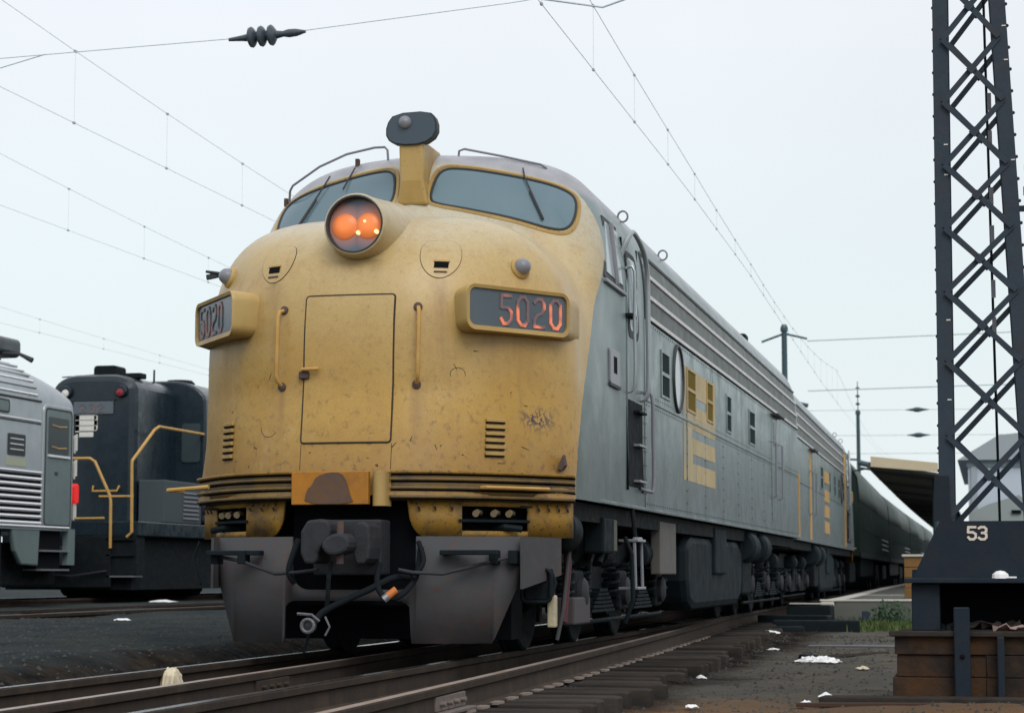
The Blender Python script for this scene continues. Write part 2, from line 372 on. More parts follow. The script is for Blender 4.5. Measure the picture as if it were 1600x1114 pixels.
DIG = {'5': [[(1,2),(.05,2),(0,1.15),(.65,1.15),(1,.85),(1,.3),(.7,0),(.25,0),(0,.35)]],
       '0': [[(.3,0),(.7,0),(1,.35),(1,1.65),(.7,2),(.3,2),(0,1.65),(0,.35),(.3,0)]],
       '2': [[(0,1.7),(.3,2),(.75,2),(1,1.65),(1,1.35),(.75,1.0),(.25,.8),(0,.45),(0,0),(1,0)]],
       '3': [[(0,1.8),(.3,2),(.75,2),(1,1.7),(1,1.3),(.7,1.05),(.4,1.05)],[(.7,1.05),(1,.8),(1,.3),(.75,0),(.3,0),(0,.25)]]}
def digit(mb, ch, fr, u0, v0, wd, ht, th, dep):
    k_ = 0
    for st in DIG[ch]:
        for a, b in zip(st, st[1:]):
            k_ += 1
            A = Vector((u0 + a[0]*wd, v0 + a[1]*ht/2)); B = Vector((u0 + b[0]*wd, v0 + b[1]*ht/2))
            d = (B - A).normalized(); n = Vector((-d.y, d.x)) * th/2; A = A - d*th*.35; B = B + d*th*.35
            mb.prism([tuple(A-n), tuple(B-n), tuple(B+n), tuple(A+n)], fr, 0, dep + .00035*(k_ % 5))

# ------------------------------------------------------------------ the ground, rails and ties
def cx_main(y):                                  # centreline of the train's track
    return float(np.interp(y, [-60, 20, 31, 42, 56, 69, 82, 95, 130, 400], [0, 0, -.10, -.32, -.58, -.74, -.82, -.86, -.9, -.9]))
def d_rail(y):                                   # outer rail of the diverging track
    y2 = max(y, -9); g = .70 - .0285*y2 - .0006*y2*y2 + (-(y - y2)) * .018
    return .78 + max(g, .075)
def sst(a, b, x): t = np.clip((x-a)/(b-a), 0, 1); return t*t*(3-2*t)
def vnoise(x, y, s, seed=0):
    x = x/s + seed*17.3; y = y/s + seed*9.1; xi = np.floor(x); yi = np.floor(y); fx = x-xi; fy = y-yi
    fx = fx*fx*(3-2*fx); fy = fy*fy*(3-2*fy)
    def h(a, b): v = np.sin(a*127.1+b*311.7+seed*74.7)*43758.5453; return v-np.floor(v)
    return (h(xi,yi)*(1-fx)+h(xi+1,yi)*fx)*(1-fy)+(h(xi,yi+1)*(1-fx)+h(xi+1,yi+1)*fx)*fy - .5
def gz(x, y):
    x = np.asarray(x, float); y = np.asarray(y, float)
    dr = .78 + np.clip(.70 - .0285*np.maximum(y,-9) - .0006*np.maximum(y,-9)**2, .075, 2)
    left = -.20 + .235*sst(-1.25, -1.95, x)                               # cinder bank beside the track
    left = left + (.015)*sst(-3.5, -7, x) - .17*sst(-9.9,-10.6,x)*sst(-14.6,-14.0,x)*0
    right = -.20 - .065*sst(dr+.25, dr+.95, x)
    z = np.where(x < 0, left, right)
    pit = (np.abs(x) < 1.0)
    amp = np.where(x < -1.5, .05, np.where(x > dr+.6, .07, .02))
    n = vnoise(x,y,1.3,1)*1.0 + vnoise(x,y,.45,2)*.55 + vnoise(x,y,.17,3)*.35
    return z + n*amp - .03*sst(20, 30, y)*0
def axis_pts(dense0, dense1, step, far):
    a = list(np.arange(dense0, dense1 + 1e-6, step)); s = step; p = dense0; lo = []
    while p > -far: s *= 1.35; p -= s; lo.append(p)
    s = step; p = dense1; hi = []
    while p < far: s *= 1.35; p += s; hi.append(p)
    return np.array(lo[::-1] + a + hi)
gx = axis_pts(-13, 6.5, .07, 900); gy = axis_pts(-7.5, 12, .09, 1200)
GX, GY = np.meshgrid(gx, gy, indexing='ij'); GZ = gz(GX, GY)
mb = MB(); nx, ny = GX.shape
me = bpy.data.meshes.new('ground')
V = np.stack([GX, GY, GZ], -1).reshape(-1, 3)
ii = np.arange(nx*ny).reshape(nx, ny)
Q = np.stack([ii[:-1,:-1], ii[1:,:-1], ii[1:,1:], ii[:-1,1:]], -1).reshape(-1, 4)
me.vertices.add(len(V)); me.vertices.foreach_set('co', V.ravel())
me.loops.add(Q.size); me.loops.foreach_set('vertex_index', Q.ravel().astype(np.int32))
me.polygons.add(len(Q)); me.polygons.foreach_set('loop_start', np.arange(0, Q.size, 4, dtype=np.int32))
me.update(calc_edges=True); me.validate(); me.polygons.foreach_set('use_smooth', [True]*len(Q))
def ground_mat():
    m = mat('cinders_and_dirt', (.06, .06, .06), 1.0, spec=.04)
    n, b, noise, ramp, mix, c, tcn = m_tools['cinders_and_dirt']
    sep = n.nodes.new('ShaderNodeSeparateXYZ'); n.links.new(tcn.outputs['Object'], sep.inputs[0]); x, y, z = sep.outputs
    def add(a, bb, k=1.0):
        q = n.nodes.new('ShaderNodeMath'); q.operation = 'MULTIPLY_ADD'; n.links.new(bb, q.inputs[0]); q.inputs[1].default_value = k
        n.links.new(a, q.inputs[2]); return q.outputs[0]
    xw = add(x, noise(.9, 4), 1.2)
    cind = mix(ramp(noise(3, 8, .7), .35, .65), (.021, .031, .038), (.044, .057, .062))
    cind = mix(ramp(noise(.7, 6), .42, .6, 0, .6), cind, (.062, .068, .062))
    dirt = mix(ramp(noise(2.2, 8, .7), .35, .65), (.086, .080, .068), (.150, .138, .116))
    dirt = mix(ramp(noise(.8, 5), .45, .62, 0, .6), dirt, (.105, .106, .098))
    yb = add(y, noise(.8, 4), 2.0)
    dirt = mix(ramp(yb, 2.4, .2, 0, .85), dirt, (.19, .108, .056))         # brown soil by the tower foot
    bed = mix(ramp(noise(5, 8, .7), .4, .62), (.009, .009, .010), (.048, .037, .027))
    col = mix(ramp(xw, 2.7, 3.1), bed, dirt)
    col = mix(ramp(xw, -1.45, -1.05), cind, col)
    sp = ramp(noise(38, 2), .70, .74, 0, .5); col = mix(sp, col, (.15, .15, .14))
    n.links.new(col, b.inputs['Base Color'])
    bp = n.nodes.new('ShaderNodeBump'); bp.inputs['Distance'].default_value = .035
    n.links.new(noise(26, 8, .75), bp.inputs['Height']); n.links.new(bp.outputs[0], b.inputs['Normal'])
    return m
me.materials.append(ground_mat())
g = bpy.data.objects.new('ground', me); COL.objects.link(g); tag(g, kind='structure')

# loose stones lying over the ground: uncountable
def pebbles():
    v = []; f = []; N = 15000
    xs = np.concatenate([rng.uniform(-9, -1.2, 6500), rng.uniform(1.5, 6, 5500), rng.uniform(-1.4, 1.6, 3000)])
    ys = np.concatenate([rng.uniform(-4, 14, 6500), rng.uniform(-6, 16, 5500), rng.uniform(-7, 6, 3000)])
    zs = gz(xs, ys); base = np.array([(1,0,0),(-.5,.8,0),(-.5,-.8,0),(.1,.1,.75),(0,0,-.5)])
    tri = [(0,1,3),(1,2,3),(2,0,3),(1,0,4),(2,1,4),(0,2,4)]
    for x, y, z in zip(xs, ys, zs):
        s = .010 + .018*rng.random()**2; a = rng.uniform(0, 6.3); c, q = math.cos(a), math.sin(a); o = len(v)
        for p in base*(1 + rng.uniform(-.3, .3, (5, 1))):
            v.append((x + s*(p[0]*c-p[1]*q), y + s*(p[0]*q+p[1]*c), z + s*p[2]))
        f += [(i+o, j+o, k+o) for i, j, k in tri]
    m = MB(); m.v = v; m.f = f
    o = m.build('gravel', mat('gravel_stone', (.038, .043, .046), .95, col2=(.080, .077, .068), scale=1.1, spec=.06), None)
    tag(o, 'loose dark grey gravel scattered between and beside the tracks', 'gravel', kind='stuff')
pebbles()

RP = [(-.07,-.172),(.07,-.172),(.07,-.160),(.018,-.145),(.010,-.055),(.034,-.042),(.036,-.006),(.026,0),(-.026,0),(-.036,-.006),(-.034,-.042),(-.010,-.055),(-.018,-.145),(-.07,-.160)]
def rail(fx, y0, y1, parent, top, z0=0.0, step=.6):
    ys = np.arange(y0, y1+.01, step); P = [(fx(y), y) for y in ys]; mbs = MB(); v = []
    for (x, y) in P:
        for (a, b) in RP: v.append((x+a, y, z0+b))
    mbs.grid(v, len(P), len(RP), wrap=True)
    r = mbs.build('rail', M['rail'], parent, smooth=True)
    t = MB(); v = []
    for (x, y) in P:
        for (a, b) in ((-.031,.0012),(.031,.0012)): v.append((x+a, y, z0+b))
    t.grid(v, len(P), 2).build('rail_head', top, r, org=Vector(parent['_o']))
    return r
trk = thing('railway_track', (0,0,0), 'front railway track under the yellow locomotive where a second track joins from the right', 'railway track')
rail(lambda y: cx_main(y)-.78, -30, 200, trk, M['railshiny'])
rail(lambda y: cx_main(y)+.78, -30, 200, trk, M['railshiny'])
div = thing('diverging_track', (0,0,0), 'rusty railway track curving in across the foreground with exposed wooden tie ends', 'railway track')
rail(d_rail, -30, 17.4, div, M['railtop'])
rail(lambda y: d_rail(y)-1.53, -30, 8, div, M['railtop'])
# ties, plates and spikes
tm = MB().box((-.5,-.10,-.17),(.5,.10,0)).build('tie', M['timber'], div, bevel=.012, org=(0,0,0))
tm2 = MB().box((-.5,-.10,-.17),(.5,.10,0)).build('tie', M['timber2'], div, bevel=.014, org=(0,0,0)); tm2.location = (.0,-9.5,-.172); tm2.scale = (3.2,1,1)
ptm = MB().box((-.10,-.09,0),(.10,.09,.016))  .build('tie_plate', M['railtop'], div, org=(0,0,0)); first = True
pz = MB()
ys = np.arange(-9.0, 21, .44)
for i, y in enumerate(ys):
    y += random.uniform(-.05,.05); x1 = d_rail(y) + .72 + random.uniform(-.10,.10); x0 = -1.22 + random.uniform(-.04,.04)
    if y > 17: x1 = 1.35
    o = tm if first else inst(random.choice((tm, tm, tm2)), parent=div)
    o.location = ((x0+x1)/2, y, -.172 + random.uniform(-.012,.006)); o.scale = (x1-x0, random.uniform(.85,1.12), 1); o.rotation_euler = (random.uniform(-.02,.02), random.uniform(-.012,.006), random.uniform(-.025,.025))
    if y < 12:
        q = ptm if first else inst(ptm, parent=div); q.location = (d_rail(y)+.01, y, -.171)
    first = False
tie2 = MB().box((-1.25,-.11,-.17),(1.25,.11,0)).build('tie', M['timber'], trk, org=(0,0,0)); tie2.location = (0, 22, -.174)
for y in np.arange(22.5, 60, .55):
    o = inst(tie2, parent=trk); o.location = (cx_main(y), y, -.174)
# splice bars on the near rail
jb = MB()
for y in (-3.05,):
    for s in (1, -1): jb.box((d_rail(y)+s*.012-.014, y-.34, -.135),(d_rail(y)+s*.034+.0, y+.34, -.052)) if s > 0 else jb.box((d_rail(y)-.034-.012, y-.34, -.135),(d_rail(y)-.012, y+.34, -.052))
    for k in (-.24,-.08,.08,.24): jb.cyl((d_rail(y)+.03, y+k, -.095),(d_rail(y)+.065, y+k, -.095), .018, 6)
    jb.box((d_rail(y)+.036, y-.36, -.155),(d_rail(y)+.095, y+.36, -.135))
jb.build('splice_bar', M['splice'], div, bevel=.004)
jb = MB(); xb = d_rail(-1.6)-1.53
jb.box((xb+.012,-1.95,-.135),(xb+.04,-1.3,-.05))
for k in (-.22,-.07,.07,.22): jb.cyl((xb+.03,-1.62+k,-.095),(xb+.07,-1.62+k,-.095),.018,6)
jb.build('splice_bar', M['rail'], div, bevel=.004)
def lefttrack(xc, z, label, y0=-20, y1=160):
    t = thing('railway_track', (xc,0,z), label, 'railway track')
    rail(lambda y: xc-.75, y0, y1, t, M['railshiny'], z, 4.0); rail(lambda y: xc+.75, y0, y1, t, M['railtop'], z, 4.0)
    k0 = MB().box((-1.25,-.11,-.17),(1.25,.11,0)).build('tie', M['timber'], t, org=(0,0,0)); k0.location = (0,-5,-.14)
    for y in np.arange(-4.4, 60, .6):
        o = inst(k0, parent=t); o.location = (0, y, -.145 + random.uniform(-.015, .01))
lefttrack(-8.1, .11, 'empty railway track in the cinders between the yellow locomotive and the silver railcar')
lefttrack(-12.93, .15, 'railway track under the silver railcar and the black locomotive')

# ------------------------------------------------------------------ hull of the yellow-nosed locomotive
Q_ = dict(D=1.76, wt=.0224, c=.5996, n=2.747, rk=.095, nh=1.468, b=3.183, p=4.2, zc=2.589, H=1.598, y0=1.649, cv=.553, ce=1.3, k=.26)
W = 1.53
def smin(a, b, k): h = np.clip(.5+.5*(b-a)/k, 0, 1); return b*(1-h)+a*h-k*h*(1-h)
def hull(x, y, z, q=Q_):
    lean = np.where(z < 2.0, .15*(2.0-z), 0)
    Yp = np.clip((1.8-y)/(q['D']+lean), 0, None); Xp = np.abs(x)/(W-q['wt']*np.clip(1.8-y, 0, 2))
    r = -smin(-(Yp+q['c']*Xp**q['n']), -Xp, q['rk']); Zp = np.clip((z-2.0)/q['nh'], 0, None)
    nose = ((r**q['b']+Zp**q['b'])**(1/q['b'])-1)*1.35
    cs = ((np.abs(x)/W)**q['p']+(np.clip(z-q['zc'],0,None)/q['H'])**q['p'])**(1/q['p'])-1
    yw = q['y0']+.62*(z-3.5)+q['cv']*np.abs(x/1.4)**q['ce']
    cab = -smin(-cs*1.5, -(yw-y)*.85, q['k'])
    t = np.clip((np.asarray(y)-1.6)/1.2, 0, 1); kk = .1*(1-t*t*(3-2*t)) + 1e-4
    return smin(nose, cab, kk)
def cast(o, d, hi=4.):
    o = np.asarray(o, float); d = np.asarray(d, float); lo = np.zeros(len(o)); h = np.full(len(o), hi)
    for _ in range(34):
        m = (lo+h)/2; P = o+d*m[:,None]; ins = hull(P[:,0],P[:,1],P[:,2]) < 0
        lo = np.where(ins, m, lo); h = np.where(ins, h, m)
    return o + d*lo[:,None]
def hy(x, z, off=0.0):
    """front surface point at (x,z): arrays"""
    x = np.atleast_1d(np.asarray(x, float)); z = np.atleast_1d(np.asarray(z, float)); o = np.stack([x, np.full_like(x, 3.0), z], -1)
    d = np.tile([0,-1.,0], (len(x), 1)); P = cast(o, d, 4.5)
    e = 2e-3; X, Y, Z = P.T
    N = np.stack([hull(X+e,Y,Z)-hull(X-e,Y,Z), hull(X,Y+e,Z)-hull(X,Y-e,Z), hull(X,Y,Z+e)-hull(X,Y,Z-e)], -1)
    N /= np.linalg.norm(N, axis=1)[:,None]
    return P + N*off, N
def hull_patch(poly, off, rings=9, thick=.0):
    poly = np.array(poly); c = poly.mean(0); v = []; n = len(poly)
    S = np.linspace(0.001, 1, rings)
    uv = np.concatenate([c + (poly-c)*s for s in S]); P, N = hy(uv[:,0], uv[:,1], off)
    m = MB(); m.grid(P, rings, n, wrap=True)
    if thick:
        E, _ = hy(poly[:,0], poly[:,1], off-thick); k = len(m.v); m.v += [tuple(p) for p in E]
        b = (rings-1)*n
        m.f += [(b+i, b+(i+1)%n, k+(i+1)%n, k+i) for i in range(n)]
    return m
def hull_tube(poly, off, r, closed=True, n=6):
    P, N = hy([p[0] for p in poly], [p[1] for p in poly], off); return MB().tube(P, r, n, closed)
def dens(poly, k=6, closed=True):
    o = []
    for i in range(len(poly) if closed else len(poly)-1):
        a, b = poly[i], poly[(i+1) % len(poly)]
        o += [(a[0]+(b[0]-a[0])*t/k, a[1]+(b[1]-a[1])*t/k) for t in range(k)]
    if not closed: o.append(poly[-1])
    return o

L = thing('diesel_locomotive', (0,0,0), 'grey streamlined diesel locomotive with a blunt yellow nose, lit amber headlight and number 5020', 'locomotive')
def body():
    Y0 = 2.9; rows = []; NA = 150
    th = np.linspace(-math.pi/2, math.pi/2, NA)
    for z in np.linspace(1.20, 2.4, 22): rows.append([((0,Y0,z),(math.sin(a),-math.cos(a),0)) for a in th])
    for el in np.linspace(0, math.pi/2-.02, 74)[1:]:
        rows.append([((0,Y0,2.4),(math.sin(a)*math.cos(el),-math.cos(a)*math.cos(el),math.sin(el))) for a in th])
    o = [q[0] for r in rows for q in r]; d = [q[1] for r in rows for q in r]
    P = cast(o, d); m = MB(); m.grid(P, len(rows), NA)
    # carbody back to the rear end
    A = P.reshape(len(rows), NA, 3); ring = [A[i,0] for i in range(len(rows))] + [A[i,-1] for i in range(len(rows)-1,-1,-1)]
    ysec = [2.9, 6, 10, 14, 18, 20.50]; v = []
    for y in ysec:
        for p in ring: v.append((p[0], y, p[2]))
    m.grid(v, len(ysec), len(ring)); n = len(ring)
    m.f.append(tuple(len(m.v)-n+k for k in range(n)))
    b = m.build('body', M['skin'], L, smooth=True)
    MB().box((-1.45,1.0,1.05),(1.45,20.4,1.195)).build('underframe', M['dark'], L)
body()
# nose door, seams, hatches
dp = dens(rrect(-.335,1.59,.35,2.695,.02,2), 5)
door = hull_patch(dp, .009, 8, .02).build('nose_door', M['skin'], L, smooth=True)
hull_tube(dp, .002, .009).build('door_seam', M['seam'], door)
h = MB(); P,N = hy([-.33,-.20],[2.14,2.14],.05); h.tube([P[0]-[0,-.04,0],P[0],P[1]], .014, 8); h.build('door_handle', M['yellow_rail'], door, smooth=True)
P,N = hy([-.33],[2.10],.01); MB().cbox(P[0],(.08,.05,.06)).build('latch', M['rust'], door, bevel=.01)
hp = [(.49,3.11),(.60,3.14),(.74,3.13),(.79,3.02),(.77,2.90),(.68,2.82),(.58,2.84),(.50,2.95)]
for s in (1,-1):
    q = smooth_poly([(s*x, z) for x, z in hp], 2)
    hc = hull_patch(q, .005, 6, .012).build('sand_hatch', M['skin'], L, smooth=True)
    hull_tube(q, .001, .0042).build('hatch_seam', M['seam'], hc)
    xo = s*.655
    hull_patch(dens([(xo-.05,2.905),(xo+.05,2.905),(xo+.05,2.95),(xo-.05,2.95)],3), .009, 4).build('latch_slot', M['black'], hc)
    hull_patch(dens([(xo-.055,2.952),(xo+.055,2.952),(xo+.055,2.966),(xo-.055,2.966)],3), .016, 3, .012).build('latch_lip', M['yellow'], hc)
    hull_patch(dens([(xo-.045,2.868),(xo+.045,2.868),(xo+.045,2.878),(xo-.045,2.878)],3), .012, 3, .008).build('latch_bar', M['rust'], hc)
    # grab irons
    P,N = hy([s*.52,s*.525,s*.525,s*.52],[2.60,2.565,2.06,2.02],0); st = N[1]*.075
    MB().tube([P[0], P[0]*.2+(P[1]+st)*.8, P[1]+st-[0,0,.03], P[2]+st+[0,0,.03], P[3]*.2+(P[2]+st)*.8, P[3]], .0155, 8).build('grab_iron', M['yellow_rail'], L, smooth=True)
    for k in (0,3):
        MB().lathe([(.034,-.005),(.034,.012),(.015,.02)], P[k], N[k], 10).build('grab_bracket', M['rust'], L, smooth=True)
    # louvres
    for k in range(6):
        z = 1.515 + .05*k; Pp,N = hy([s*.985,s*1.10],[z,z],.012)
        a, b = Vector(Pp[0]), Vector(Pp[1]); n = Vector(N[0])
        lv = MB().bar(a, b, .022, .026, up=(0,0,1)).build('louver', M['yellow'], L, bevel=.004)
        MB().bar(a-n*.004-Vector((0,0,.0185)), b-n*.004-Vector((0,0,.0185)), .018, .010).build('louver_slot', M['black'], lv)
    # class lamps
    P,N = hy([s*1.165],[2.945],0); c, n = Vector(P[0]), Vector(N[0])
    cl = MB().lathe([(.085,-.03),(.085,.012),(.07,.03)], c, n, 18).build('class_lamp', M['yellow'], L, smooth=True)
    MB().lathe([(.066,.02),(.064,.05),(.05,.08),(.025,.097),(.003,.10)], c, n, 18).build('lamp_lens', M['lampdome'], cl, smooth=True)
    # number board
    a = Vector((s*.93,.10,0)); b = Vector((s*1.50,.86,0)); u = (b-a).normalized(); nn = Vector((u.y, -u.x, 0))*1.0
    if nn.y > 0: nn = -nn
    Lb = (b-a).length
    fr = lambda p, q, d, a=a, u=u, nn=nn: a + u*p + nn*d + Vector((0,0,q))
    hw = MB(); outer = rrect(-.05,2.415,Lb+.025,2.765,.085,6); inner = rrect(-.012,2.455,Lb-.0,2.735,.055,6)
    n_ = len(outer)
    mid = [(p[0], p[1]) for p in outer]
    rings = [[Vector(fr(p,q,0)) + Vector((-s*.25*max(0,1-p/.5),.42,0)) for p,q in [(o_[0],o_[1]) for o_ in outer]],[fr(p,q,-.02) for p,q in mid],[fr(*(0.85*np.array(o_)+.15*np.array(i_)),.012) for o_,i_ in zip(outer,inner)],[fr(p,q,.006) for p,q in inner],[fr(p,q,-.012) for p,q in inner]]
    hw.grid([p for r_ in rings for p in r_], 5, n_, wrap=True)
    nb = hw.build('number_board', M['yellow'], L, smooth=True)
    MB().prism(inner, fr, -.02, -.010).build('number_glass', M['numglass'], nb)
    dm = MB(); txt = '5020'
    for i, ch in enumerate(txt):
        wd = .103*Lb; gap = .070*Lb
        if s > 0: u0 = Lb*.315 + i*(wd+gap)
        digit(dm, ch, fr, u0, 2.487, wd, .212, .025, .006) if s > 0 else digit(dm, ch, (lambda p,q,d,fr=fr: fr(Lb-p,q,d)), Lb*.08 + i*(wd+gap), 2.487, wd, .212, .025, .006)
    for k in range(len(dm.v)): dm.v[k] = tuple(Vector(dm.v[k]) + nn*-.009)
    dm.build('board_numerals', M['digit'] if s > 0 else M['digitdim'], nb)
sc = MB(); random.seed(5)
for k in range(26):
    x0, z0 = random.uniform(-1.1,1.25), random.uniform(1.42,2.3) if k % 3 else random.uniform(1.42,1.6); a = random.uniform(-1.2,1.4); ln = random.uniform(.012,.05)
    P,N = hy([x0, x0+ln*math.cos(a)],[z0, z0+ln*math.sin(a)],.0012); sc.tube([P[0],P[1]], [random.uniform(.002,.0045),.0015], 4)
for cx_, cz_, r_, a0, a1 in ((.80,2.10,.05,-10,200),(-.62,1.72,.075,180,330),(-.02,1.62,.30,60,120)):
    q = [(cx_+r_*math.cos(R(a0+(a1-a0)*t/14)), cz_+r_*math.sin(R(a0+(a1-a0)*t/14))) for t in range(15)]
    P,N = hy([p[0] for p in q],[p[1] for p in q],.0); sc.tube(P, .0022, 4)
for x0 in (-.335,.36): 
    P,N = hy([x0,x0],[1.58,1.39],.0); sc.tube([P[0],P[1]], .0025, 4)
tag(sc.build('scratches', M['seam'], L), kind='stuff')
# headlight
HC = Vector((.03,.12,3.235)); hx = Vector((0,-1,.06)).normalized()
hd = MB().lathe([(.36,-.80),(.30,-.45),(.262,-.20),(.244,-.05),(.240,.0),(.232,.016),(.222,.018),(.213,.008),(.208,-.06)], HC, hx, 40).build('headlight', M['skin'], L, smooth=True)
MB().lathe([(.222,.0185),(.222,.023),(.209,.022),(.206,-.03)], HC, hx, 40, False).build('headlight_rim', M['rubber'], hd, smooth=True)
MB().lathe([(.206,-.06),(.206,-.045),(.001,-.045)], HC, hx, 36).build('reflector', M['lens'], hd)
for x, r in ((-.088,.098),(.096,.098)):
    MB().lathe([(r,-.05),(r*.98,-.03),(r*.7,-.012),(r*.3,-.004),(.002,-.003)], HC+Vector((x,0,-.005)), hx, 26).build('headlight_lamp', M['amber'], hd, smooth=True)
for x, z, r in ((.022,-.062,.015),(.165,-.058,.016),(.075,.022,.011)):
    MB().lathe([(r,-.03),(r,.0),(r*.6,.01),(.002,.012)], HC+Vector((x,0,z)), hx, 12).build('lamp_glint', M['amberhot'], hd, smooth=True)
# windshield panes with gaskets and wipers
wp = [(.155,3.70),(.17,3.90),(.225,4.005),(.40,4.005),(.68,3.965),(1.0,3.905),(1.20,3.84),(1.29,3.76),(1.305,3.60),(1.27,3.475),(1.16,3.455),(.83,3.555),(.45,3.63),(.24,3.665)]
for s in (1,-1):
    q = smooth_poly([(s*x, z) for x, z in wp], 2)
    wsn = hull_patch(q, .004, 10).build('windshield', M['glass'], L, smooth=True)
    hull_tube(q, .004, .012).build('gasket', M['rubber'], wsn, smooth=True)
    c = np.mean(q, 0); q2 = [tuple(c+(np.array(p)-c)*np.array([1.045,1.12])) for p in q]
    hull_tube(q2, -.006, .021).build('window_frame', M['yellow'], wsn, smooth=True)
    P,N = hy([s*.84,s*.87,s*1.05],[4.01,3.92,3.56],.03)
    wpb = MB().tube([P[0],P[1],P[2]], .007, 6).build('wiper', M['rubber'], L)
    P,N = hy([s*.93,s*1.06],[3.80,3.54],.022); MB().tube([P[0],P[1]], .012, 6).build('wiper_blade', M['rubber'], wpb)
P,N = hy([-.60,-.66],[4.06,3.86],.03); MB().tube([P[0],P[1]], .007, 6).build('wiper', M['rubber'], L)
# oscillating lamp on its bracket
br = MB()
prof = [(-.105,3.66),(-.075,3.86),(-.085,4.12),(-.085,4.20),(.125,4.20),(.125,4.12),(.125,3.86),(.16,3.66)]
v = []
for (x, z) in prof:
    y0 = 1.80 if z < 3.8 else 1.77
    v += [(x, y0, z)]
br.add([(x,1.74 if z<3.7 else 1.72,z) for x,z in prof] + [(x,2.30,z) for x,z in prof], [tuple(range(8)), tuple(range(15,7,-1))] + [(i,(i+1)%8,8+(i+1)%8,8+i) for i in range(8)])
bk = br.build('lamp_bracket', M['yellow'], L, bevel=.02)
ml = MB(); oc = [(-.19,4.21),(-.19,4.33),(-.12,4.425),(.18,4.435),(.245,4.36),(.245,4.23),(.13,4.155),(-.09,4.155)]
oc = smooth_poly(oc, 1)
ml.prism(oc, FY(1.70), 0, .09); mlo = ml.build('warning_lamp', M['rubber'], L, smooth=True)
c = np.mean(oc, 0); MB().prism([tuple(c+(np.array(p)-c)*.945) for p in oc], FY(1.692), 0, .01).build('lamp_face', mat('warning_lamp_glass', (.05,.075,.10), .25), mlo)
MB().lathe([(.055,0),(.052,.02),(.035,.04),(.002,.05)], (-.025,1.692,4.345), (0,-1,.15), 16).build('lamp_bulb', M['lampdome'], mlo, smooth=True)
# roof handrails
def hrail(pts, nm='roof_handrail'):
    MB().tube(pts, .0105, 8).build(nm, M['chrome'] if 0 else M['lampdome'], L, smooth=True)
hrail([(-1.25,2.36,3.84),(-1.235,2.33,3.93),(-1.20,2.3,3.97),(-.95,2.27,4.12),(-.70,2.25,4.215),(-.45,2.25,4.262),(-.36,2.25,4.262),(-.335,2.25,4.235),(-.33,2.26,4.13)])
hrail([(.27,2.32,4.12),(.285,2.3,4.21),(.33,2.3,4.225),(.65,2.36,4.16),(.97,2.42,4.085),(1.01,2.45,4.06),(1.02,2.5,3.98)])
MB().tube([(-1.45,2.5,3.2),(-1.80,2.58,3.235),(-2.1,2.6,3.29)], [.012,.02,.012], 8).build('mirror_arm', M['rubber'], L)
MB().cbox((-1.95,2.6,3.262),(.30,.02,.05),Matrix.Rotation(R(-10),3,'Y')).build('wind_deflector', M['rubber'], L, bevel=.008)
for (x,z) in ((-1.28,3.83),(-.62,4.13)):
    P,N = hy([x],[z],.02); MB().cbox(P[0],(.03,.05,.07)).build('roof_bracket', M['rust'], L)
# ridged bumper belt
def _plan():
    th = np.linspace(0, math.pi/2, 120); P = cast([(0,1.06,1.33)]*120, np.stack([np.sin(th),-np.cos(th),0*th],-1))
    d = np.gradient(P[:,:2], axis=0); n = np.stack([d[:,1],-d[:,0]],-1); n /= np.linalg.norm(n,axis=1)[:,None]
    return P[:,:2], n
_PP, _PN = _plan()
def nose_plan(x, off): # y of the nose outline at |x|, offset outwards
    q = _PP + _PN*off; return np.interp(np.abs(x), q[:,0], q[:,1])
XM = float(_PP[-1,0])
def belt(x0, x1, z, off, r, name, m):
    xs = np.concatenate([np.linspace(x0, x1, 40)]); P = [(x, float(nose_plan(x, off)), z) for x in xs]
    return MB().tube(P, r, 8).build(name, m, L, smooth=True)
def band(x0, x1, z0, z1, off, name, m, nseg=44, thick=.02):
    xs = np.linspace(x0, x1, nseg); v = []
    for z in (z0, z1):
        for x in xs: v.append((x, float(nose_plan(x, off)), z))
    return MB().grid(v, 2, nseg).build(name, m, L, smooth=True, solid=thick)
for s in (1,-1):
    xs = (.37, XM+.005)
    a, b = (xs if s > 0 else (-xs[1]+.0, -.35))
    band(min(a,b), max(a,b), 1.165, 1.375, .01, 'bumper_band', M['ridge'])
    for z, r in ((1.37,.013),(1.318,.011),(1.255,.012),(1.19,.012)):
        belt(min(a,b), max(a,b), z, .026, r, 'bumper_ridge', M['yellow_dirty'] if z > 1.33 else M['ridge'])
    for z in (1.352, 1.301, 1.237, 1.174): belt(min(a,b), max(a,b), z, .012, .007, 'ridge_groove', M['black'])
MB().box((-.35,-.175,1.13),(.235,-.12,1.372)).build('coupler_plate', M['orange'], L, bevel=.006)
dv = [(-.25,1.135),(-.23,1.24),(-.19,1.27),(-.16,1.335),(-.06,1.366),(.03,1.362),(.07,1.31),(.10,1.20),(.13,1.135)]
MB().prism(smooth_poly(dv,1), FY(-.183), 0, .004).build('rubbing_mark', mat('rubbed_grime', (.072,.058,.060), .85, col2=(.14,.075,.035), scale=8, amount=.5), L)
v=[]
for k in range(9):
    a = R(-80+160*k/8); v.append((.305+.055*math.sin(a), -.10-.07*math.cos(a)))
MB().prism(v+[(.36,0),(.25,0)], FZ(1.12), 0, .252).build('corner_post', M['yellow'], L, smooth=True)
P0 = float(nose_plan(1.1,.1))
MB().tube([(.98,float(nose_plan(.98,.04)),1.262),(1.02,float(nose_plan(1.02,.09)),1.262),(1.40,float(nose_plan(1.40,.09)),1.262)], .013, 8).build('belt_grab', M['yellow_rail'], L, smooth=True)
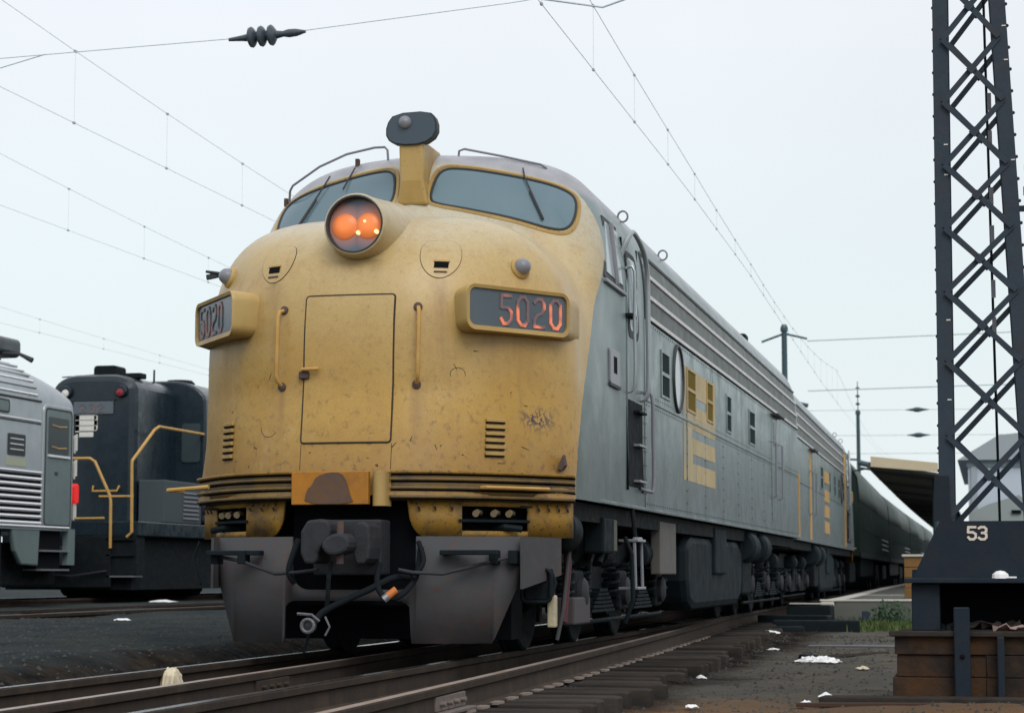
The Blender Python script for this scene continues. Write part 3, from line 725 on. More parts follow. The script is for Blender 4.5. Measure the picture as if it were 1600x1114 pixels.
MB().tube([(-1.50,float(nose_plan(-1.3,.04)),1.27),(-1.56,.45,1.27),(-1.20,float(nose_plan(-1.2,.10)),1.29)], .016, 8).build('belt_grab', M['yellow_rail'], L, smooth=True)
# yellow apron under the belt with the connector recess
def apron(s):
    xs = np.linspace(.47, XM-.02, 60); v=[]; f=[]; cols=[]
    m = MB()
    def zlo(x):
        if x < .60: return 1.16 - .26*math.sqrt(max(0,1-((.60-x)/.13)**2))*1.0
        return .895 + .02*max(0,(x-1.2))
    for i in range(len(xs)-1):
        xa, xb = xs[i], xs[i+1]
        def seg(za, zb, zc, zd):
            k = len(m.v)
            for x, z in ((xa,za),(xb,zb),(xb,zd),(xa,zc)):
                m.v.append((s*x, float(nose_plan(x, -.02)) + .03, z))
            m.f.append((k,k+1,k+2,k+3))
        xm = (xa+xb)/2
        if .83 < xm < 1.24:
            seg(1.125,1.125,1.17,1.17); seg(zlo(xa),zlo(xb),.945,.945)
        else: seg(zlo(xa), zlo(xb), 1.17, 1.17)
    m.build('apron', M['yellow_dirty'], L, smooth=True, solid=.025, weld=True)
    rb = MB(); xs = np.linspace(.80,1.27,12); v = [(s*x, float(nose_plan(x,-.02))+.20, z) for z in (.90,1.16) for x in xs]
    rb.grid(v,2,12); rb.build('connector_recess', M['black'], L)
    sh = MB(); xs = np.linspace(.82,1.25,8)
    sh.grid([(s*x, float(nose_plan(x,-.02))+d, 1.03) for d in (.01,.16) for x in xs],2,8).build('connector_shelf', M['dark2'], L, solid=.02)
    for k, x in enumerate((.93,1.04,1.13)):
        y = float(nose_plan(x,-.02)); hb = MB().tube([(s*x,y+.15,1.08),(s*x,y+.05,1.085),(s*x,y-.005,1.07)], [.02,.022,.026], 8).build('air_nozzle', M['brass'], L, smooth=True)
    y = float(nose_plan(1.1,-.02)); MB().tube([(s*1.0,y+.08,.965),(s*1.1,y+.02,.975),(s*1.22,y+.08,.96)], .025, 8).build('air_nozzle', M['dark2'], L, smooth=True)
    y = float(nose_plan(1.2,-.02))
    MB().box((min(s*.79,s*1.28),y+.02,1.118),(max(s*.79,s*1.28),y+.06,1.135)).build('recess_lip', M['dark'], L)
    for x in (.55,.66,.77,1.30,1.36,1.42,1.47): 
        y = float(nose_plan(x,-.02)); MB().tube([(s*x,y+.02,1.145),(s*(x+.01),y-.012,1.12),(s*(x+.01),y+.02,1.10)], .008, 6).build('hose_hook', M['rust'], L)
for s in (1,-1): apron(s)
# pilot
def ppl(x): return -.10 + .36*(abs(x-.11)/1.19)**3.2
def pilot():
    m = MB(); xs = np.concatenate([np.linspace(-1.08,-.441,40), np.linspace(-.439,-.371,10), np.linspace(-.369,.539,60), np.linspace(.541,.569,6), np.linspace(.571,1.30,40)])
    def rnd(d, r): d = min(max(d, 0), r); return r - math.sqrt(max(r*r-(r-d)**2, 0))
    def iv(x):
        ax = abs(x-.11); bot = .13 + max(0, ax-.99)*2.6; top = .90
        dl = min(x+.44, .54-x); du = min(x+.37, .57-x)
        if dl > 0: bot = .435 - rnd(dl, .10) - (.20 if dl < .012 else 0)
        if du > 0: top = .515 + rnd(du, .13)
        return [(bot, top)]
    for a, b in zip(xs[:-1], xs[1:]):
        A, B = iv(a), iv(b)
        if len(A) != len(B): B = A if len(A) < len(B) else B; A = B
        for (p, q), (r_, t) in zip(A, B):
            k = len(m.v); m.v += [(a,ppl(a),p),(b,ppl(b),r_),(b,ppl(b),t),(a,ppl(a),q)]; m.f.append((k,k+1,k+2,k+3))
    m.build('pilot', M['pilot'], L, smooth=True, solid=.025, weld=True)
pilot()
MB().box((-.44,.16,.40),(.60,.17,1.14)).build('drawbar_pocket', M['black'], L)
MB().box((-1.0,.62,.14),(1.12,1.0,1.19)).build('pilot_shade_block', M['black'], L)  # black block added to stand in for shade behind the pilot
for s in (1,-1): MB().prism([(.16,.52),(.95,.62),(.95,.90),(.16,.90)], (lambda u,v,d,s=s: (.11+s*(1.18+(.16 if s > 0 else -.12)*(u-.16)+d),u,v)), 0, .02).build('pilot_wing', M['pilot'], L)
# uncoupling levers, hoses, coupler
for s, a in ((1,(.50,.60,.80,1.12,1.24)),(-1,(.10,.26,.46,.74,.98))):
    MB().tube([(s*a[0],-.30,.66),(s*a[1],-.28,.64),(s*a[2],-.20,.63),(s*a[3],ppl(a[3])-.07,.72),(s*a[4],ppl(a[4])-.06,.76)], .013, 8).build('uncoupling_lever', M['coupler'], L, smooth=True)
    for x in (a[3], a[4]): MB().box((s*x-.03,ppl(x)-.10,.70),(s*x+.03,ppl(x)+.02,.80)).build('lever_bracket', M['dark2'], L, bevel=.006)
    x0 = .76 if s > 0 else -1.02; MB().box((x0,-.14,.765),(x0+.42,-.04,.80)).build('pilot_step', M['dark2'], L, bevel=.006)
cp = MB()
cp.box((-.17,-.20,.62),(.34,.06,1.02)); cpo = cp.build('coupler_pocket', M['coupler'], L, bevel=.015)
MB().prism(smooth_poly([(-.13,.70),(-.13,1.0),(.06,1.02),(.10,.96),(.08,.86),(.0,.80),(.0,.70)],1), FY(-.62), 0, .34).build('coupler_head', M['coupler'], L, bevel=.02)
MB().prism(smooth_poly([(.04,.83),(.10,.90),(.20,.92),(.255,.87),(.25,.80),(.18,.76),(.09,.76)],1), FY(-.70), 0, .24).build('coupler_knuckle', M['coupler'], L, bevel=.02)
MB().prism(smooth_poly([(.22,.70),(.22,.99),(.33,1.0),(.35,.85),(.33,.70)],1), FY(-.50), 0, .30).build('coupler_guard_arm', M['coupler'], L, bevel=.015)
MB().cyl((.16,-.60,.70),(.16,-.60,1.0),.025,10).build('knuckle_pin', M['rust'], L)
MB().tube([(.08,-.55,.72),(.07,-.58,.60),(.06,-.56,.50),(.04,-.52,.40)], .018, 6).build('coupler_chain', M['dark'], L)
def hose(p, r, nm='air_hose', m=None): return MB().tube(p, r, 10).build(nm, m or M['hose'], L, smooth=True)
def cat(P, k=6):
    P=[Vector(p) for p in P]; P=[P[0]]+P+[P[-1]]; o=[]
    for i in range(1,len(P)-2):
        for t in range(k):
            t/=k; a,b,c,d=P[i-1:i+3]; o.append(.5*((2*b)+(-a+c)*t+(2*a-5*b+4*c-d)*t*t+(-a+3*b-3*c+d)*t**3))
    return o+[P[-2]]
hose(cat([(.52,-.1,.60),(.46,-.30,.60),(.32,-.42,.52),(.16,-.50,.44),(.02,-.55,.36),(-.03,-.60,.28)]), .024)
gl = MB().lathe([(.04,0),(.05,.02),(.05,.06),(.03,.07)], (-.03,-.66,.27), (0,-1,-.1), 14).build('glad_hand', M['coupler'], L, smooth=True)
MB().tube([Vector((-.03,-.735,.27))+Vector((math.cos(a)*.045,0,math.sin(a)*.045)) for a in np.linspace(0,6.28,15)[:-1]], .013, 6, True).build('glad_hand_ring', M['gladm'], gl)
MB().tube([(.03,-.66,.30),(-.02,-.68,.345),(-.13,-.66,.352)], .011, 6).build('glad_hand_lever', M['gladm'], gl)
MB().tube([(.06,-.62,.33),(.10,-.64,.26),(.07,-.65,.20)], .008, 6).build('glad_hand_gasket', M['gladm'], gl)
MB().tube([(-.05,-.64,.25),(-.07,-.62,.16),(-.10,-.6,.08)], .012, 6).build('glad_hand_chain', M['dark2'], gl)
hose(cat([(.34,-.22,.70),(.36,-.36,.58),(.42,-.42,.48),(.52,-.36,.47),(.60,-.2,.60),(.62,-.12,.82)]), .022)
hose(cat([(.60,-.12,.86),(.66,-.20,.72),(.60,-.26,.60)]), .018)
hose([(.46,-.42,.475),(.515,-.40,.52)], .028, 'hose_fitting', mat('orange_fitting', (.55,.17,.04), .6))
hose([(.43,-.43,.45),(.46,-.42,.475)], .03, 'hose_fitting', M['chrome'])
hose(cat([(-.30,-.15,.88),(-.34,-.24,.66),(-.30,-.22,.56)]), .022)
MB().tube([(-1.32,.55,.55),(-1.40,.6,.74),(-1.36,.62,.88)], .012, 6).build('corner_hose', M['hose'], L)
# hanging cable boxes under the front corner
MB().lathe([(.10,0),(.16,.05),(.17,.32),(.11,.42)], (1.34,1.15,1.0), (0,1,-.15), 18).build('front_air_tank', M['dark2'], L, smooth=True)
cb = MB(); q = rrect(1.20,.42,1.42,.66,.04,4)
cbo = MB().tube([(p[0], .62, p[1]) for p in q], .016, 6, True).build('hanger_frame', M['dark2'], L)
MB().box((1.22,.64,.44),(1.40,.74,.64)).build('hanger_box', M['dark'], L)
MB().tube(cat([(1.28,.58,.86),(1.27,.55,.74),(1.24,.56,.64)]), .012, 6).build('corner_hose', M['hose'], L)
MB().box((1.38,.68,.23),(1.445,.76,.47)).build('brake_pad', M['buffpad'], L, bevel=.012)
MB().tube([(1.40,.70,.66),(1.44,.68,.56),(1.42,.64,.47)], .02, 8).build('corner_hose', M['hose'], L)
# ------------------------------------------------------------------ locomotive side: cab, panels, grille, openings
SX = 1.53
def sidex(z): return W*(1-max(0,(z-2.589)/1.598)**4.2)**(1/4.2)
def spanel(y0, y1, z0, z1, name, m, off=.006, th=.008, s=1):
    zs = np.linspace(z0, z1, 2 if z1 < 2.7 else 6); mbp = MB(); v = []
    for o_ in (off, off-th):
        for z in zs:
            for y in (y0, y1): v.append((s*(sidex(z)+o_), y, z))
    n = len(zs)
    f = [(2*i,2*i+1,2*i+3,2*i+2) for i in range(n-1)] + [(2*n+2*i,2*n+2*i+2,2*n+2*i+3,2*n+2*i+1) for i in range(n-1)]
    f += [(0,2*n,2*n+1,1),(2*n-2,2*n-1,4*n-1,4*n-2)] + [(2*i,2*i+2,2*n+2*i+2,2*n+2*i) for i in range(n-1)] + [(2*i+1,2*n+2*i+1,2*n+2*i+3,2*i+3) for i in range(n-1)]
    mbp.add(v, f); return mbp.build(name, m, L)
for s in (1,-1):
    jl = [4.40,7.16,8.65,10.3,11.82,13.4,14.9,16.0,17.35,18.9,20.45]
    for a, b in zip(jl[:-1], jl[1:]): spanel(a+.007, b-.007, 1.235, 2.225, 'side_panel', M['gray'], s=s)
    ju = [4.40,7.71,9.34,12.25,14.6,16.0,17.35,20.45]
    for a, b in zip(ju[:-1], ju[1:]): spanel(a+.006, b-.006, 2.25, 2.985, 'side_panel', M['gray'], s=s)
    MB().box((min(s*1.525,s*1.547),4.35,2.226),(max(s*1.525,s*1.547),20.45,2.248)).build('belt_rail', M['gray'], L)
    MB().box((min(s*1.515,s*1.552),1.5,1.20),(max(s*1.515,s*1.552),20.5,1.232)).build('side_sill', M['gray'], L, bevel=.006)
    spanel(4.72, 20.3, 3.045, 3.60, 'air_grille', M['grille'], .004, .01, s)
    for z in (3.022, 3.225, 3.43):
        x = sidex(z); MB().box((min(s*(x-.01),s*(x+.022)),4.70,z-.020),(max(s*(x-.01),s*(x+.022)),20.42,z+.020)).build('grille_strip', M['steelstrip'], L, bevel=.005)
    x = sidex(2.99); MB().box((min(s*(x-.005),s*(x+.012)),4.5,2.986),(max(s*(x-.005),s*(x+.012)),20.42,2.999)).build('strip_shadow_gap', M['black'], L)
    x = sidex(3.62); MB().tube([(s*(x+.01),4.5,3.625),(s*(x+.01),20.4,3.625)], .018, 6).build('drip_rail', M['roofgray'], L)
    # frame at the front end of the grille
    for z0 in (3.08,3.30,3.48): MB().cbox((s*(sidex(z0)+.01),4.60,z0),(.02,.07,.10)).build('grille_bracket', M['steelstrip'], L, bevel=.01)
    spanel(4.44, 4.52, 2.99, 3.62, 'grille_end_post', M['rubber'], .012, .014, s)
    # windows
    for (y0,y1) in ((5.42,5.90),(7.22,7.82),(8.82,9.30),(10.66,11.08),(13.15,13.80)):
        fm = MB()
        for (a,b,c,d) in ((y0-.04,y1+.04,2.335,2.36),(y0-.04,y1+.04,2.775,2.80),(y0-.04,y0,2.36,2.775),(y1,y1+.04,2.36,2.775),(y0,y1,2.555,2.59)):
            fm.box((min(s*1.53,s*1.548),a,c),(max(s*1.53,s*1.548),b,d))
        painted = s > 0 and y0 in (7.22, 8.82)
        f = fm.build('side_window', M['yellow'] if painted else M['gray'], L)
        for (c,d) in ((2.36,2.555),(2.59,2.775)):
            MB().box((min(s*1.531,s*1.5405),y0,c),(max(s*1.531,s*1.5405),y1,d)).build('pane', mat('painted_over_pane', (.17,.13,.04), .9, spec=0.0) if painted else M['louvdark'], f)
    # porthole
    pc = Vector((s*1.53,6.52,2.61)); rg = MB(); rg.tube([pc+Vector((s*.012,math.cos(a)*.335,math.sin(a)*.335)) for a in np.linspace(0,2*math.pi,41)[:-1]], .022, 8, True)
    ph = rg.build('porthole', M['rubber'], L, smooth=True)
    MB().lathe([(.32,0),(.32,.012),(.001,.014)], pc, (s,0,0), 32).build('pane', mat('pale_porthole_glass', (.33,.37,.39), .15), ph)
    # cab side window
    cw = MB(); fo = [(2.40,3.20),(2.62,3.67),(3.28,3.67),(3.28,3.12),(2.46,3.12)]
    def fsx(u, v, d, s=s): return (s*(sidex(v)+d), u, v)
    po = [(2.30,3.10),(2.58,3.66),(3.26,3.66),(3.26,3.08)]
    cwf = cw.prism(po, fsx, -.02, .012).build('cab_window', M['rubber'], L)
    for pn in ([(2.42,3.15),(2.615,3.61),(2.80,3.61),(2.80,3.14)],[(2.86,3.14),(2.86,3.61),(3.20,3.61),(3.20,3.14)]):
        MB().prism(pn, fsx, .008, .015).build('pane', M['paleglass'], cwf)
    MB().bar((s*(sidex(3.1)+.03),2.84,3.10),(s*(sidex(3.62)+.03),2.84,3.63),.035,.02,up=(0,1,0)).build('sash_post', M['chrome'], cwf)
    MB().box((min(s*1.51,s*1.56),2.3,3.05),(max(s*1.51,s*1.56),3.3,3.085)).build('window_sill', M['lampdome'], cwf, bevel=.008)
    # cab door, handrails and recessed steps
    dr = spanel(3.42, 4.22, 1.40, 3.60, 'cab_door', M['gray'], .010, .012, s)
    for y in (3.41, 4.235): MB().bar((s*1.534,y,1.36),(s*(sidex(3.6)+.006),y,3.6),.028,.014,up=(0,1,0)).build('door_seam', M['black'], dr)
    MB().prism(rrect(3.46,2.72,4.02,3.50,.10,4), fsx, .0, .016).build('door_gasket', M['rubber'], dr)
    MB().prism(rrect(3.52,2.78,3.94,3.44,.08,4), fsx, .01, .020).build('pane', M['paleglass'], dr)
    spanel(3.44,4.20,1.40,2.16,'step_recess_shade', M['dark'], .014, .012, s)  # flat dark panel stands in for shade inside the step opening
    for z in (1.44, 1.76, 2.06): MB().box((min(s*1.535,s*1.60),3.7,z),(max(s*1.535,s*1.60),4.12,z+.02)).build('step_tread', M['chrome'] if z<2 else M['dark2'], L)
    MB().tube(cat([(s*1.535,4.27,2.28),(s*1.62,4.28,2.25),(s*1.63,4.28,1.85),(s*1.63,4.28,1.42),(s*1.60,4.22,1.375),(s*1.53,4.1,1.40)],4), .017, 8).build('door_handrail', M['lampdome'], L, smooth=True)
    MB().tube(cat([(s*1.49,3.36,3.42),(s*1.56,3.40,3.60),(s*1.575,3.60,3.66),(s*1.60,3.95,3.55),(s*1.61,4.12,3.35),(s*1.61,4.14,2.9),(s*1.61,4.14,2.3),(s*1.53,4.14,2.2)],5), .024, 8).build('door_handrail', M['silver'], L, smooth=True)
    MB().tube(cat([(s*1.52,3.44,3.32),(s*1.60,3.44,3.30),(s*1.60,3.44,2.85),(s*1.60,3.44,2.3),(s*1.53,3.44,2.22)],4), .014, 8).build('door_handrail', M['silver'], L, smooth=True)
    MB().cbox((s*1.56,3.5,2.90),(.06,.25,.03)).build('door_latch', M['dark'], L)
    fm = MB().prism(rrect(2.50,2.22,2.98,2.52,.03,3), fsx, 0, .022).build('card_holder', M['lampdome'], L, bevel=.008)
    MB().prism([(2.66,2.32),(2.80,2.32),(2.80,2.46),(2.66,2.46)], fsx, .012, .026).build('slot', M['black'], fm)
    MB().prism([(2.48,2.20),(3.0,2.20),(3.0,2.224),(2.48,2.224)], fsx, 0, .024).build('holder_edge', M['rubber'], fm)
    # rear door with grab irons
    rd = spanel(16.1, 16.9, 1.40, 2.98, 'engine_room_door', M['gray'], .012, .012, s)
    MB().prism([(16.3,2.5),(16.7,2.5),(16.7,2.85),(16.3,2.85)], fsx, .008, .016).build('pane', M['glass_dark'], rd)
    for y in (16.05, 17.0): MB().tube([(s*1.54,y,2.55),(s*1.61,y,2.53),(s*1.61,y,1.75),(s*1.54,y,1.72)], .016, 6).build('door_handrail', M['lampdome'], L)
    MB().box((min(s*1.53,s*1.65),16.05,2.93),(max(s*1.53,s*1.65),17.0,2.96)).build('door_rain_hood', M['rubber'], L)
    for y in (4.03,6.47):
        c = Vector((s*1.40,y,3.845)); rg = MB().tube([c+Vector((math.cos(a)*.046,0,.044+math.sin(a)*.05)) for a in np.linspace(0,2*math.pi,19)[:-1]], .010, 6, True)
        rg.build('lifting_eye', M['lampdome'], L, smooth=True)
# painted emblem on the right side: flat yellow paint with grey bars left out
em = [(6.90,7.12,1.60,2.80),(7.20,7.86,1.60,1.80),(7.86,9.52,1.60,1.80),(7.20,7.62,1.80,2.07),(7.62,9.52,1.90,2.07),(7.20,9.52,2.16,2.33),(7.20,7.56,2.07,2.16),(7.86,8.78,2.52,2.80),(7.86,8.78,2.33,2.42),(9.34,9.54,2.33,2.82)]
emb = MB()
for (a,b,c,d) in em:
    cuts = [a] + [q for q in ((7.16, 8.65) if d < 2.24 else (7.71, 9.34)) if a < q < b] + [b]
    for u0, u1 in zip(cuts[:-1], cuts[1:]): emb.box((1.5375,u0+.009,c),(1.5395,u1-.009,d))
fs = MB()
for z in (1.27, 2.19, 2.285, 2.955):
    for y in np.arange(4.5, 20.4, .14): fs.cbox((1.5375,y,z),(.008,.016,.016))
for y in (4.40,7.16,8.65,10.3,11.82,13.4,14.9,16.0):
    for z in np.arange(1.36,2.15,.13):
        for dy in (-.045,.045): fs.cbox((1.5375,y+dy,z),(.008,.015,.015))
tag(fs.build('panel_fasteners', M['gray'], L), kind='stuff')
emb.build('yellow_emblem', mat('emblem_yellow', (.50,.40,.20), .5, col2=(.45,.31,.11), scale=1.5, dirt=(.25,.27,.23), dirt_amt=.6, dirt_scale=2.5, streak=True), L)
# roof equipment
for y, r in ((7.5,.5),(10.2,.5),(13.0,.5)):
    MB().lathe([(r,-.12),(r,.07),(r*.9,.11),(.02,.13)], (0,y,4.19), (0,0,1), 28).build('roof_fan', M['roofgray'], L, smooth=True)
MB().box((1.05,15.9,4.03),(1.2,16.25,4.13)).build('roof_vent', M['dark2'], L, bevel=.03)
MB().box((-.6,15.5,4.12),(.6,17.5,4.24)).build('roof_hatch', M['roofgray'], L, bevel=.03)
# front paint scuffs and jack pad
P,N = hy([1.41],[1.49],0.0)
MB().prism([(1.43,1.43),(1.475,1.53),(1.49,1.45),(1.46,1.41)], FY(.83), 0,.1).build('jack_pad_scar', M['rust'], L)
# ------------------------------------------------------------------ running gear
def truck(yc, root):
    for s in (1,-1):
        X = s*1.04; fr = lambda u,v,d,s=s: (X + s*d, yc+u, v)
        pf = [(-2.75,.52),(-2.62,.42),(-2.42,.60),(-1.90,.60),(-1.7,.40),(-.5,.38),(-.35,.60),(.35,.60),(.5,.38),(1.7,.40),(1.90,.60),(2.42,.60),(2.62,.42),(2.75,.52),(2.72,.86),(2.2,.98),(.9,.98),(.6,.90),(-.6,.90),(-.9,.98),(-2.2,.98),(-2.72,.86)]
        MB().prism(pf, fr, 0, .14).build('truck_frame', M['dark'], root, bevel=.02)
        for a in (-2.15,0,2.15):
            wh = MB().lathe([(.46,-.07),(.46,.05),(.44,.065),(.38,.06),(.34,.035),(.15,.03),(.12,.09),(.05,.10)], (s*.78,yc+a,.455), (s,0,0), 28).build('wheel', M['dark2'], root, smooth=True)
            MB().lathe([(.50,-.10),(.50,-.07),(.46,-.065)], (s*.78,yc+a,.47), (s,0,0), 28).build('flange', M['dark'], wh, smooth=True)
            jb = MB().box((min(X+s*.0,X+s*.26),yc+a-.20,.30),(max(X,X+s*.26),yc+a+.20,.66)).build('journal_box', M['dark2'], root, bevel=.03)
            MB().lathe([(.13,0),(.13,.04),(.10,.06),(.02,.07)], (X+s*.26,yc+a,.47), (s,0,0), 14).build('journal_cover', M['coupler'], jb, smooth=True)
            for q in (-.38,.38):
                sp = MB(); sp.tube([(X+s*.19+.085*math.cos(t),yc+a+q+.085*math.sin(t),.40+.32*t/25) for t in np.linspace(0,25,60)], .02, 5)
                sp.build('coil_spring', M['dark2'], root)
        for a in (-1.08,1.08):
            lf = MB()
            for k in range(6): lf.box((min(X+s*.15,X+s*.27),yc+a-.55+.07*k,.30+.035*k),(max(X+s*.15,X+s*.27),yc+a+.55-.07*k,.325+.035*k))
            lf.build('leaf_spring', M['dark2'], root)
            MB().lathe([(.10,-.2),(.13,-.18),(.13,.18),(.08,.22)], (X+s*.22,yc+a,.82), (0,1,0), 14).build('brake_cylinder', M['dark2'], root, smooth=True)
            MB().tube([(X+s*.2,yc+a-.2,.80),(X+s*.24,yc+a-.55,.72),(X+s*.22,yc+a-.62,.30)], .03, 6).build('brake_lever', M['coupler'], root)
        for a in (-2.68,-1.62,-.55,.55,1.62,2.68): MB().box((s*.70,yc+a-.05,.22) if s>0 else (-.86,yc+a-.05,.22),(s*.86,yc+a+.05,.62) if s>0 else (-.70,yc+a+.05,.62)).build('brake_shoe', M['coupler'], root, bevel=.01)
        MB().tube([(X+s*.2,yc-2.6,.22),(X+s*.2,yc+2.6,.22)], .022, 6).build('sand_pipe', M['dark2'], root)
truck(4.55, L); truck(17.3, L)
# things hung along the front right
MB().box((1.20,1.85,.22),(1.36,2.55,.44)).build('sander_box', mat('grey_mauve_box', (.060,.052,.056), .7), L, bevel=.015)
MB().tube([(1.36,1.6,1.15),(1.40,1.45,.8),(1.38,1.30,.35),(1.34,1.25,.12)], .016, 8).build('sand_pipe', M['pilot'], L)
MB().prism([(1.15,.30),(1.30,.28),(1.42,.9),(1.34,.92)], FX(1.28), 0, .03).build('red_lever', M['redgear'], L, bevel=.01)
MB().tube([(1.33,1.55,1.2),(1.36,1.6,.7),(1.34,1.5,.25)], .03, 8).build('sand_pipe', M['redgear'], L)
MB().box((1.30,2.55,.80),(1.48,3.05,1.10)).build('battery_box', M['dark2'], L, bevel=.02)
MB().box((1.44,3.0,.82),(1.475,3.22,1.09)).build('box_door', mat('pale_box_door', (.12,.12,.095), .7, col2=(.07,.07,.06), scale=6), L, bevel=.008)
MB().tube(cat([(1.40,2.5,1.1),(1.45,2.75,.95),(1.43,2.6,.72)]), .025, 8).build('air_pipe', M['dark2'], L)
MB().tube([(1.53,3.66,1.22),(1.56,3.66,.95)], .02, 8).build('stirrup_hanger', M['dark2'], L)
st = MB().tube([(1.56,3.98,.94),(1.56,3.60,.94),(1.57,3.60,.50),(1.57,3.98,.50),(1.56,3.98,.93)], .015, 8).build('step_stirrup', M['lampdome'], L, smooth=True)
for z in (.50,.92): MB().box((1.42,3.58,z-.012),(1.60,4.0,z+.012)).build('step_tread', M['chrome'], L, bevel=.005)
MB().tube([(1.50,3.45,.95),(1.56,3.46,.80),(1.57,3.46,.40),(1.50,3.46,.20)], .02, 8).build('air_pipe', M['dark2'], L)
MB().box((1.36,5.78,.62),(1.46,6.85,1.14)).build('cover_plate', M['tan'], L, bevel=.012)
for s in (1,-1):
    MB().prism([(7.9,.55),(8.05,.30),(8.4,.22),(12.6,.22),(12.95,.30),(13.1,.55),(13.1,.95),(12.7,1.05),(8.3,1.05),(7.9,.95)], (lambda u,v,d,s=s: (s*(.55+d),u,v)), 0, .88).build('fuel_tank', M['dark3'], L, bevel=.09)
    MB().box((min(s*1.36,s*1.47),10.0,.62),(max(s*1.36,s*1.47),11.1,1.16)).build('equipment_cover', M['dark3'], L, bevel=.02)
    MB().box((min(s*1.2,s*1.42),13.2,.35),(max(s*1.2,s*1.42),14.3,1.15)).build('battery_box', M['dark'], L, bevel=.03)
    for y in (13.6,15.1): MB().lathe([(.18,-.35),(.22,-.3),(.22,.3),(.18,.35)], (s*1.38,y,.98), (0,1,0), 16).build('air_reservoir', M['dark3'], L, smooth=True)
MB().box((-.2,20.3,.70),(.2,21.05,1.05)).build('rear_coupler', M['dark'], L, bevel=.03)
MB().box((-.55,20.5,1.2),(.55,20.8,3.4)).build('gangway', M['rubber'], L, bevel=.03)

# ------------------------------------------------------------------ second unit, coupled back to back
L2 = copy_tree(L, None, skip=('yellow_emblem','board_numerals','amber'))
L2.location = (cx_main(42.1)-.06, 42.15, 0); L2.rotation_euler = (0,0,math.pi+R(.62))
L2['label'] = 'second grey locomotive behind the yellow-nosed one, with yellow stripes and squares on its side'
for nm in ('headlight_lamp','lamp_glint'):
    for o in list(L2.children_recursive):
        if o.name.split('.')[0] == nm:
            for k, s_ in enumerate(o.material_slots): s_.link = 'OBJECT'; s_.material = M['lens']
X2 = -1.53
def l2(y, z0, z1, wd, nm, m, d=.03): # world y along the +X side -> local
    yl = 42.15 - y; return MB().box((X2-d,yl-wd/2,z0),(X2-.0,yl+wd/2,z1)).build(nm, m, L2, org=(0,0,0))
l2(22.3,1.25,2.30,.55,'yellow_stripe',M['yellow_rail'],.016); l2(25.4,1.25,2.95,.45,'yellow_stripe',M['yellow_rail'],.016)
l2(21.75,1.30,2.35,.12,'yellow_handrail',M['yellow_rail'],.08)
for z in (1.45,1.78,2.11,2.50): l2(30.2,z,z+.25,1.5,'yellow_square',M['yellow_rail'],.018)
l2(37.2,1.25,3.5,.8,'yellow_stripe',M['yellow_rail'],.018)

# ------------------------------------------------------------------ passenger coaches
def coach(y0, x0, rot, label, roofm):
    c = thing('passenger_coach', (x0, y0, 0), label, 'passenger coach', 'passenger coaches behind the two locomotives', local=True)
    c.rotation_euler = (0,0,rot); LN = 25.4
    pr = [(-1.5,1.10),(-1.5,2.9),(-1.46,3.25),(-1.25,3.65),(-.85,3.95),(-.4,4.08),(0,4.1),(.4,4.08),(.85,3.95),(1.25,3.65),(1.46,3.25),(1.5,2.9),(1.5,1.10)]
    rp = [(-1.5,2.62)]+[p for p in pr if p[1] > 2.8]+[(1.5,2.62)]  # roof tone runs down the sides to paint in reflected sky
    FYc = lambda u,v,d: (u,d,v)
    MB().prism(pr, FYc, .3, LN).build('body', M['green'], c, org=(0,0,0))
    rr = [(x*1.006, z+.012) for x, z in rp]; ys = [.25, LN*.5, LN+.05]; m = MB(); v = [(x,y,z) for y in ys for x,z in rr]
    m.grid(v,3,len(rr)).build('roof', roofm, c, smooth=True, solid=.02, org=(0,0,0))
    for s in (1,-1):
        MB().box((min(s*1.5,s*1.53),.3,1.05),(max(s*1.5,s*1.53),LN,1.2)).build('skirt', M['dark2'], c, org=(0,0,0))
        w0 = MB().box((min(s*1.5,s*1.512),-.55,1.85),(max(s*1.5,s*1.512),.55,2.45))
        wo = w0.build('window', M['louvdark'], c, org=(0,0,0)); wo.location = (0,2.6,0)
        for k in range(1,12):
            o = inst(wo, parent=c); o.location = (0,2.6+1.85*k,0)
        for z in (1.45,1.62,1.79): MB().box((min(s*1.5,s*1.515),18,z),(max(s*1.5,s*1.515),25,z+.03)).build('trim_strip', M['chrome'], c, org=(0,0,0))
    for yc in (3.2, LN-3.0):
        MB().box((-1.15,yc-1.7,.35),(1.15,yc+1.7,.95)).build('truck', M['dark'], c, bevel=.05, org=(0,0,0))
        for a in (-1.2,1.2): MB().cyl((-.85,yc+a,.46),(.85,yc+a,.46),.46,20).build('wheel_set', M['dark2'], c, org=(0,0,0))
    MB().box((-1.1,7.5,.5),(1.2,17.5,1.1)).build('underfloor_equipment', M['dark'], c, bevel=.05, org=(0,0,0))
    MB().box((-.5,-.05,1.2),(.5,.3,3.3)).build('gangway', M['rubber'], c, org=(0,0,0))
    MB().box((-.15,LN/2-6,4.08),(.35,LN/2-5,4.25)).build('roof_vent', M['dark2'], c, org=(0,0,0))
    return c
yy = 43.9; names = ['first dark green passenger coach with a rounded roof, next to the second locomotive', 'second dark green passenger coach along the canopy, partly hidden by the first', 'third green passenger coach far down the train', 'last visible passenger coach at the far end of the train']
for i in range(4):
    xa, xb = cx_main(yy), cx_main(yy+25.4)
    coach(yy, xa, -math.atan2(xb-xa, 25.4), names[i], M['coachroof']); yy += 26.3
